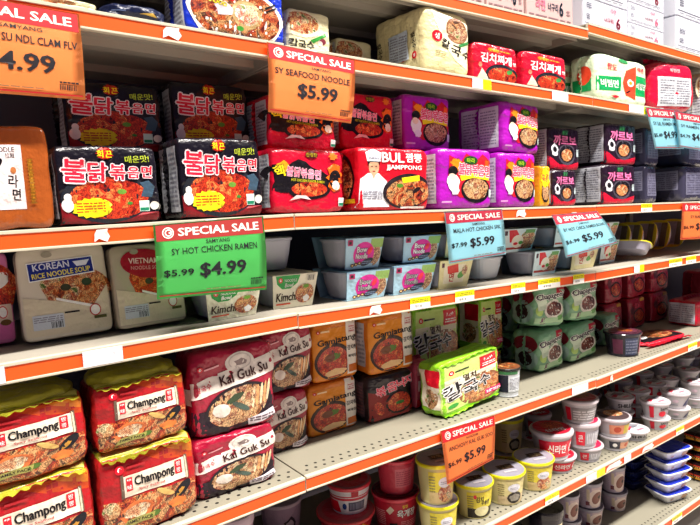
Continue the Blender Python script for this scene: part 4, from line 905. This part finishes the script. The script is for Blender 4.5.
put('n8', 'bowl_cream', 3, 573, 599, 246, base=271, label='cream sleeved bowl under the tilted blue price sign', cat='noodle bowl')
put('n9', 'bowl_redgreen', 3, 602, 619, 240, base=265, label='red sleeved bowl beside the yellow rimmed trays', cat='noodle bowl')
put('u1', 'bowl_plain', 3, 258, 300, 236, on='n2', dy=.05, label='shaded grey bowl in the upper row, nearest the green sign', cat='noodle bowl')
put('u2', 'bowl_pink', 3, 346, 384, 237, on='n3', dy=.004, label='magenta and blue sleeved bowl, upper row, left one', cat='noodle bowl')
put('u3', 'bowl_pink', 3, 404, 441, 235, on='n4', dy=.004, label='magenta and blue sleeved bowl, upper row, right one', cat='noodle bowl')
put('u4', 'bowl_cream', 3, 447, 474, 233, on='n5', dy=.012, label='cream sleeved bowl half hidden behind the chicken 5-pack sign', cat='noodle bowl')
put('u5', 'bowl_redgreen', 3, 503, 537, 228, on='n6', dy=.012, label='red and white sleeved bowl stacked on the plain white bowl', cat='noodle bowl')
put('u6', 'bowl_redgreen', 3, 556, 585, 226, on='n7', dy=.02, label='sleeved bowl stacked behind the tilted blue price sign', cat='noodle bowl')
put('u7', 'bowl_redgreen', 3, 602, 619, 222, on='n9', dy=.02, label='red sleeved bowl on top, left of the yellow rimmed trays', cat='noodle bowl')
# leaning yellow rimmed trays
YT = KINDS['yellowtray']
for i, (px, py, yy, L) in enumerate(((646, 258, .10, 'leftmost yellow rimmed tray of the leaning row'), (658, 256, .10, 'second yellow rimmed tray of the leaning row'), (672, 254, .10, 'third yellow rimmed tray of the leaning row'), (685, 252, .10, 'yellow rimmed tray nearest the orange sign at the right edge'), (700, 250, .10, 'yellow rimmed tray behind the orange sign at the right edge'))):
    X = X_at(px, yy, deck(3, 1.7)); z = deck(3, X)
    place('yellowtray', (X, yy+.05, z+.07), (1.15, .85, 1.15), R_(-8), R_(-76), L, 'tray', 'yellow rimmed noodle trays', 0)
X = X_at(636, .03, deck(3, 1.5)); place('yellowtray', (X+.085, .012, deck(3, X)+.034), (1, 1, 1), R_(20), R_(22), 'tipped over yellow rimmed tray lying in front of the leaning row', 'tray', 'yellow rimmed noodle trays', 0)

# --- fifth shelf
put('h1', 'champ', 4, -30, 97, 487, Y=.012, D=.14, H=.165, yaw=3, label='lower red seafood family pack of the column at the left edge')
put('h2', 'champ_top', 4, -36, 89, 405, on='h1', dy=.0, yaw=3, D=.14, label='upper red seafood family pack of the column at the left edge')
put('h3', 'champ', 4, 101, 198, 452, Y=.012, D=.13, H=.168, label='lower red seafood family pack beside the dark red bags')
put('h4', 'champ_top', 4, 95, 188, 378, on='h3', dy=.005, D=.135, label='upper red seafood family pack with yellow crimped top')
put('l1', 'kal', 4, 197, 277, 432, base=506, D=.12, yaw=-2, label='lower front dark red knife cut noodle bag with cream band')
put('l2', 'kal', 4, 193, 276, 346, on='l1', dy=.0, D=.12, yaw=-2, label='upper front dark red knife cut noodle bag with cream band')
put('l3', 'kal', 4, 262, 309, 393, Y=.145, D=.12, label='dark red knife cut noodle bag set back, lower one')
put('l4', 'kal', 4, 262, 313, 328, on='l3', dy=0, D=.12, label='dark red knife cut noodle bag set back, upper one')
put('m1', 'gam', 4, 309, 357, 382, base=440, D=.12, label='orange pork bone noodle bag with cream strip, lower one')
put('m2', 'gam', 4, 313, 357, 321, on='m1', dy=.004, D=.12, label='orange pork bone noodle bag with cream strip, upper left one')
put('q1', 'spicy_small', 4, 369, 413, 373, base=426, D=.13, label='black and red noodle bag under the orange pork bone bag')
put('m3', 'gam', 4, 369, 413, 313, on='q1', dy=.004, D=.12, label='orange pork bone noodle bag standing on the black and red bag')
put('q2', 'small_red', 4, 415, 433, 362, base=410, D=.08, label='small pink and red noodle pack between black bag and green bag', yaw=8)
put('k2', 'knife', 4, 440, 503, 357, base=420, D=.09, yaw=4, ry=-3, label='bright green knife cut noodle bag at the front of the shelf')
put('k3', 'knife', 4, 430, 478, 366, Y=.25, D=.12, label='bright green noodle bag behind the front green one, lower')
put('k4', 'knife', 4, 413, 459, 305, on='k3', dy=.0, D=.12, label='shaded green knife cut noodle bag stacked at the back, left')
put('k5', 'knife', 4, 482, 502, 352, Y=.30, D=.12, label='shaded green knife cut noodle bag at the back, lower right')
put('k6', 'knife', 4, 480, 503, 297, on='k5', dy=.0, D=.12, label='shaded green knife cut noodle bag stacked at the back, right')
put('bc', 'tallblack', 4, 491, 521, 366, base=400, label='tall black and white noodle cup behind the front green bag', cat='noodle cup')
put('g10', 'chap', 4, 538, 566, 329, base=375, D=.12, yaw=4, label='green black bean noodle bag, lower row, left front one')
put('g11', 'chap', 4, 569, 600, 323, base=365, D=.12, yaw=4, label='green black bean noodle bag, lower row, middle one')
put('g12', 'chap', 4, 605, 621, 314, Y=.20, D=.10, label='green black bean noodle bag, lower row, behind the black bowl')
put('g13', 'chap', 4, 513, 533, 333, Y=.33, D=.10, label='shaded green black bean noodle bag, lower row, behind')
put('g20', 'chap', 4, 535, 564, 286, on='g10', D=.12, yaw=-3, ry=5, label='green black bean noodle bag, upper row, left front one')
put('g21', 'chap', 4, 569, 600, 281, on='g11', D=.12, ry=4, yaw=4, label='green black bean noodle bag, upper row, right one')
put('g23', 'chap', 4, 513, 533, 291, on='g13', D=.10, label='shaded green black bean noodle bag, upper row, behind')
put('bb', 'blackbowl', 4, 603, 643, 331, base=361, label='black noodle bowl standing right of the green bags', cat='noodle bowl')
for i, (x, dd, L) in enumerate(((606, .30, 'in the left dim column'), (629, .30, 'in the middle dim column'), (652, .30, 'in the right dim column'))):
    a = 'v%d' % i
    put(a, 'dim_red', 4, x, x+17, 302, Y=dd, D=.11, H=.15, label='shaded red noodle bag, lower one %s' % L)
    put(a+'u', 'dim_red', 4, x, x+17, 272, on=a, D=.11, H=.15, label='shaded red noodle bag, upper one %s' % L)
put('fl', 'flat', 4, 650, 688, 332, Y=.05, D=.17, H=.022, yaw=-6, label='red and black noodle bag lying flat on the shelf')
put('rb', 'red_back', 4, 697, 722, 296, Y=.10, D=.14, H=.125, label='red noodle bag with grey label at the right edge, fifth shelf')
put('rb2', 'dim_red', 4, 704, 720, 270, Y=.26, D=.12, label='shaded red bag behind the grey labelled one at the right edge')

# --- sixth shelf
cc = dict(cat='noodle cup')
put('e1', 'mauve', 5, 258, 302, 497, base=545, label='mauve noodle cup under the shelf joint', **cc)
put('e0', 'mauve', 5, 208, 254, 512, Y=.03, label='mauve noodle cup at the bottom edge, left of the other', **cc)
put('e2', 'rw_bowl2', 5, 316, 375, 509, base=548, label='red noodle bowl at the bottom edge with yellow splash', **cc)
put('e3', 'rw_bowl', 5, 326, 371, 479, on='e2', label='white noodle bowl with red bands stacked on a red bowl', **cc)
put('e4', 'redcup', 5, 371, 419, 489, base=537, label='red noodle cup with pale lettering, lower of two', **cc)
put('e5', 'redcup_plain', 5, 375, 416, 454, on='e4', label='red noodle cup seen from behind, upper of two', **cc)
put('e6', 'ycup_a', 5, 416, 459, 498, base=552, label='yellow rimmed noodle cup below the one left of the orange sign', **cc)
put('e7', 'ycup_a', 5, 415, 456, 458, on='e6', label='yellow rimmed noodle cup stacked left of the orange sign', **cc)
put('e8', 'ycup_b', 5, 453, 494, 479, base=524, label='yellow rimmed cup with dark base print under the orange sign', **cc)
put('e9', 'ycup_c', 5, 482, 526, 468, base=511, label='yellow rimmed cup between two others, black noodle picture', **cc)
put('e10', 'ycup_a', 5, 512, 555, 456, base=497, label='yellow rimmed cup beside the red noodle bowls', **cc)
put('e11', 'ycup_b', 5, 487, 523, 450, Y=.20, label='yellow rimmed cup in the back row, lower', **cc)
put('e12', 'ycup_c', 5, 490, 524, 416, on='e11', label='yellow rimmed cup in the back row under the shelf edge', **cc)
bw = dict(cat='noodle bowl')
put('f1', 'wb_red', 5, 538, 577, 453, base=479, label='white bowl with red panel under the tilted red bowl', **bw)
put('f2', 'wb_red', 5, 529, 574, 428, on='f1', label='red and white noodle bowl stacked beside the yellow cups', **bw)
put('f2b', 'wb_sappo', 5, 520, 552, 436, Y=.26, label='dim noodle bowl behind the stacked red bowl, lower', **bw)
put('f2c', 'wb_red', 5, 522, 552, 412, on='f2b', label='dim red noodle bowl behind the stacked red bowl', **bw)
put('f3', 'wb_side', 5, 567, 604, 443, base=468, label='white bowl with red lid, bottom of the stack of three', **bw)
put('f4', 'wb_side', 5, 562, 601, 419, on='f3', label='white bowl with red lid, middle of the stack of three', **bw)
put('f5', 'wb_back', 5, 559, 599, 397, on='f4', label='white bowl with grey print, top of the stack of three', **bw)
put('f6', 'wb_orange2', 5, 597, 631, 433, base=458, label='bowl with orange print, lower of the brown lidded pair', **bw)
put('f7', 'wb_orange', 5, 594, 632, 415, on='f6', label='bowl with orange lid picture, upper of the brown lidded pair', **bw)
put('f8', 'wb_shilla', 5, 617, 650, 428, base=447, label='white bowl with black lettering near the shelf edge', **bw)
put('f9', 'wb_sappo', 5, 640, 671, 416, base=435, label='white bowl with pink stripe, lower of its pair', **bw)
put('f10', 'wb_sappo', 5, 639, 671, 400, on='f9', label='white bowl with pink stripe, upper of its pair', **bw)
put('f11', 'wb_blue', 5, 661, 691, 406, base=425, label='white bowl with navy triangle, lower of the first navy pair', **bw)
put('f12', 'wb_blue', 5, 660, 691, 391, on='f11', label='white bowl with navy triangle, upper of the first navy pair', **bw)
put('f13', 'wb_blue', 5, 681, 709, 396, base=413, label='white bowl with navy triangle, lower, cut by the right edge', **bw)
put('f14', 'wb_blue', 5, 680, 709, 381, on='f13', label='white bowl with navy triangle, upper, cut by the right edge', **bw)
for i, (x0, x1, y, yb, k, L) in enumerate(((606, 634, 413, .13, 'wb_shilla', 'behind the orange pictured bowl'), (624, 650, 405, .13, 'wb_sappo', 'behind the black lettered bowl'), (642, 666, 396, .13, 'wb_sappo', 'behind the pink striped pair'), (657, 679, 388, .13, 'wb_blue', 'behind the first navy pair'), (676, 700, 379, .13, 'wb_blue', 'behind the last navy pair'))):
    put('w%d' % i, k, 5, x0-1, x1+1, y, Y=.115, H=.060, label='white noodle bowl, second row, lower, %s' % L, **bw)
    put('w%du' % i, k, 5, x0-1, x1+1, y-15, on='w%d' % i, H=.060, label='white noodle bowl, second row, upper, %s' % L, **bw)
for i, (x0, x1, y, L) in enumerate(((608, 632, 402, 'leftmost'), (630, 653, 393, 'second'), (651, 673, 384, 'third'), (672, 694, 374, 'rightmost'))):
    put('z%d' % i, 'wb_sappo' if i < 2 else 'wb_blue', 5, x0-1, x1+1, y-6, Y=.235, H=.062, label='white noodle bowl, third row, lower, %s' % L, **bw)
    put('z%du' % i, 'wb_sappo' if i < 2 else 'wb_blue', 5, x0-1, x1+1, y-20, on='z%d' % i, H=.062, label='white noodle bowl, third row, upper, %s' % L, **bw)
for i, (x0, x1, y, L) in enumerate(((575, 602, 418, 'leftmost'), (600, 625, 408, 'second from left'), (624, 648, 398, 'middle'), (646, 670, 388, 'second from right'), (675, 702, 374, 'rightmost'))):
    k = 'wb_back' if i != 3 else 'wb_shilla'
    put('x%d' % i, k, 5, x0, x1, y-12, Y=.33, H=.058, label='dim bowl in the back row under the shelf, lower, %s' % L, **bw)
    put('x%du' % i, k, 5, x0, x1, y-28, on='x%d' % i, H=.058, label='dim bowl in the back row under the shelf, upper, %s' % L, **bw)

# --- lowest shelf
put('a1', 'bcup', 6, 527, 564, 506, Y=.03, label='black lidded noodle cup at the bottom edge of the photo', **cc)
put('a0', 'bcup', 6, 486, 524, 526, Y=.03, label='black lidded cup at the bottom edge, left of the other', **cc)
put('a2', 'gcup', 6, 556, 582, 517, base=548, label='grey mauve cup, lower, next to the black lidded cup', **cc)
put('a3', 'gcup', 6, 555, 580, 492, on='a2', label='grey mauve cup, upper, next to the black lidded cup', **cc)
put('a4', 'gcup', 6, 574, 604, 504, base=533, label='grey mauve cup, lower, middle column', **cc)
put('a5', 'gcup', 6, 574, 603, 479, on='a4', label='grey mauve cup, upper, middle column', **cc)
put('a6', 'gcup', 6, 599, 628, 489, base=517, label='grey mauve cup, lower, column nearest the blue trays', **cc)
put('a7', 'gcup', 6, 600, 626, 464, on='a6', label='grey mauve cup, upper, column nearest the blue trays', **cc)
px = X_at(676, .04, deck(6, 1.5))
for i in range(5):
    L = ('bottom', 'second from bottom', 'middle', 'second from top', 'top')[i]; z = deck(6, px)+.001+i*.0495
    place('bluetray', (px, .02, z), (1.18, 1.25, 1.05), R_(-14+3*(i % 2)), 0, 'white noodle tray with blue film lid, %s of the stack' % L, 'tray', 'white trays with blue lids', 0)
    place('darktray', (px+.01, .185, z), (1.15, 1.2, 1.05), R_(-6), 0, 'dark blue noodle tray behind the blue lidded stack, %s' % L, 'tray', 'dark blue trays', 0)
for j in range(2):
    for i in range(5):
        L = ('bottom', 'second', 'third', 'fourth', 'top')[i]
        X = X_at(708+28*j, .05, deck(6, 1.8))
        place('choc', (X, .02+.004*(i % 2), deck(6, X)+.0006+i*.0475), (.95, 1, 1), 0, 0, 'brown noodle pack with gold stripe, %s layer of the %s pile at bottom right' % (L, ('front left', 'right')[j]), 'noodles', 'brown packs at bottom right', 0)

# --- hanging price signs ---------------------------------------------------
def sign(c, shx, col, header, hd, lines_, label, bend=.006, Y0=-.016, Y1=-.028):
    Y0 += YP[shx]; Y1 += YP[shx]
    P = [V(c[0][0], c[0][1], Y0), V(c[1][0], c[1][1], Y0), V(c[2][0], c[2][1], Y1), V(c[3][0], c[3][1], Y1)]
    root = empty('price_sign', (P[0]+P[1])/2); O = root.location.copy()
    W = ((P[1]-P[0]).length+(P[2]-P[3]).length)/2; H = ((P[3]-P[0]).length+(P[2]-P[1]).length)/2
    def sf(x, y, o):
        u, v = x/W, 1-y/H; p = P[0].lerp(P[1], u).lerp(P[3].lerp(P[2], u), v)
        return p-O+Vector((0, -bend*math.sin(math.pi*v)*(1+.4*math.sin(3*u))-o, 0))
    bm = bmesh.new(); n = 12; g = [[bm.verts.new(sf(W*i/n, H*j/n, 0)) for i in range(n+1)] for j in range(n+1)]
    for j in range(n):
        for i in range(n): bm.faces.new((g[j][i], g[j][i+1], g[j+1][i+1], g[j+1][i]))
    for v in g[0]+g[-1]: pass
    bmesh.ops.solidify(bm, geom=bm.faces[:], thickness=-.0006)
    pm = mat(col, .5); from_bm('paper', bm, pm, root, True)
    A = Art(); hc = mat(header, .7); A.rect(W*.015, H*.77, W*.985, H*.985, hc)
    wt = mat('#f6efe6', .5); bk = mat('#17131c', .6)
    A.ell(W*.115, H*.877, H*.075, H*.075, wt); A.ell(W*.115, H*.877, H*.062, H*.062, hc); A.ell(W*.118, H*.877, H*.048, H*.048, wt); A.ell(W*.118, H*.877, H*.032, H*.032, hc)
    A.rect(W*.12, H*.868, W*.118+H*.045, H*.885, wt); A.txt('SPECIAL SALE', W*.57, H*.877, H*.105, wt, w=W*.74, bold=.045)
    for (t, x, y, h, ww, b) in lines_: A.txt(t, W*x, H*y, H*h, bk, w=W*ww, bold=b)
    A.rect(W*.02, H*.03, W*.985, H*.045, hc); A.bars(W*.84, W*.95, H*.09, H*.15, bk, 10); A.lines(W*.84, W*.96, H*.165, H*.20, 1, bk, 3); A.lines(W*.42, W*.74, H*.08, H*.10, 1, mat('#8a6a4a', .6), 3)
    A.build(sf, 'printing', root, step=.012, base=.0005, inc=.00006)
    bm = bmesh.new(); a = P[0].lerp(P[1], .5)-O
    box(bm, a.x-.012, a.x+.012, a.y+.001, a.y+.0052, a.z-.012, a.z+.002); from_bm('clear_clip', bm, mat('#e8e8ea', .2), root)
    tag(root, label, 'price sign', 'special sale price signs'); return root
OR, ORH, CYN, CYH = '#ffa65c', '#b8161f', '#a8e2f0', '#a01a34'
def L2(name, old, new, brand='SAMYANG', nw=.7):
    r = [(brand, .54, .725, .05, .22, .005), (name, .52, .62, .085, nw, .015), (new, .58, .34, .20, .42 if old else .46, .05)]
    if old: r.append((old, .185, .33, .10, .25, .03))
    return r
sign([(-95, -18), (79, 14), (85.5, 100), (-95, 86)], 1, '#ffa65c', ORH, 0, [('SAMYANG', .62, .725, .045, .26, .005), ('SU NDL CLAM FLV', .735, .60, .085, .46, .02), ('$4.99', .60, .34, .22, .43, .05)], 'large orange price sign cut off by the left edge')
sign([(266.5, 42), (355, 60), (351, 123.5), (268, 112)], 1, '#ffa65c', ORH, 0, [('SAMYANG', .58, .725, .04, .22, .005), ('SY SEAFOOD NOODLE', .50, .61, .09, .86, .02), ('$5.99', .55, .36, .22, .46, .06)], 'orange price sign for seafood noodles hanging over the red bags')
sign([(153, 225), (263, 216), (266.5, 289.5), (157, 299.5)], 2, '#5fd06c', '#962420', 0, L2('SY HOT CHICKEN RAMEN', '$5.99', '$4.99', nw=.78), 'green price sign for hot chicken ramen')
sign([(444, 212), (502, 209), (506, 254), (449, 264)], 2, CYN, CYH, 0, L2('MALA HOT CHICKEN 5PK', '$7.99', '$5.99', nw=.82), 'light blue price sign for the chicken 5-pack', bend=.002)
sign([(551, 215), (597, 211), (618, 243), (566, 258)], 2, CYN, CYH, 0, L2('BY HOT CHICK RAMEN BOWL', '$6.99', '$5.99', nw=.84), 'tilted light blue price sign hanging askew over the bowls', Y1=-.06)
sign([(645, 107), (679, 110), (684, 149), (655, 149)], 1, CYN, CYH, 0, L2('SY LIL RAMEN MILD', '$5.49', '$4.99', nw=.82), 'light blue price sign at 4.99, left of the overlapping pair', bend=.002)
sign([(674, 111), (712, 117), (715, 153), (679, 147)], 1, CYN, CYH, 0, L2('SY RAMEN SPICY F', '$4.79', '$4.29', nw=.82), 'light blue price sign at 4.29, right of the overlapping pair', bend=.002, Y0=-.026, Y1=-.04)
sign([(682, 203), (718, 203), (718, 238), (680, 240)], 2, '#ff9450', ORH, 0, L2('SY RAMEN CUP', '$6.99', '$5.99', nw=.6), 'orange price sign at the right edge over the yellow rimmed trays', bend=.002)
sign([(440, 431), (495, 415), (494, 459), (447, 485)], 4, '#ff9450', ORH, 0, L2('ANCHOVY KAL GUK SOO', '$6.99', '$5.99', brand='NONGSHIM', nw=.84), 'orange price sign for anchovy noodles above the yellow rimmed cups', bend=.002)

for k in list(KINDS):
    if k not in USED:
        for c in list(KINDS[k][0].children): bpy.data.objects.remove(c)
        bpy.data.objects.remove(KINDS[k][0])
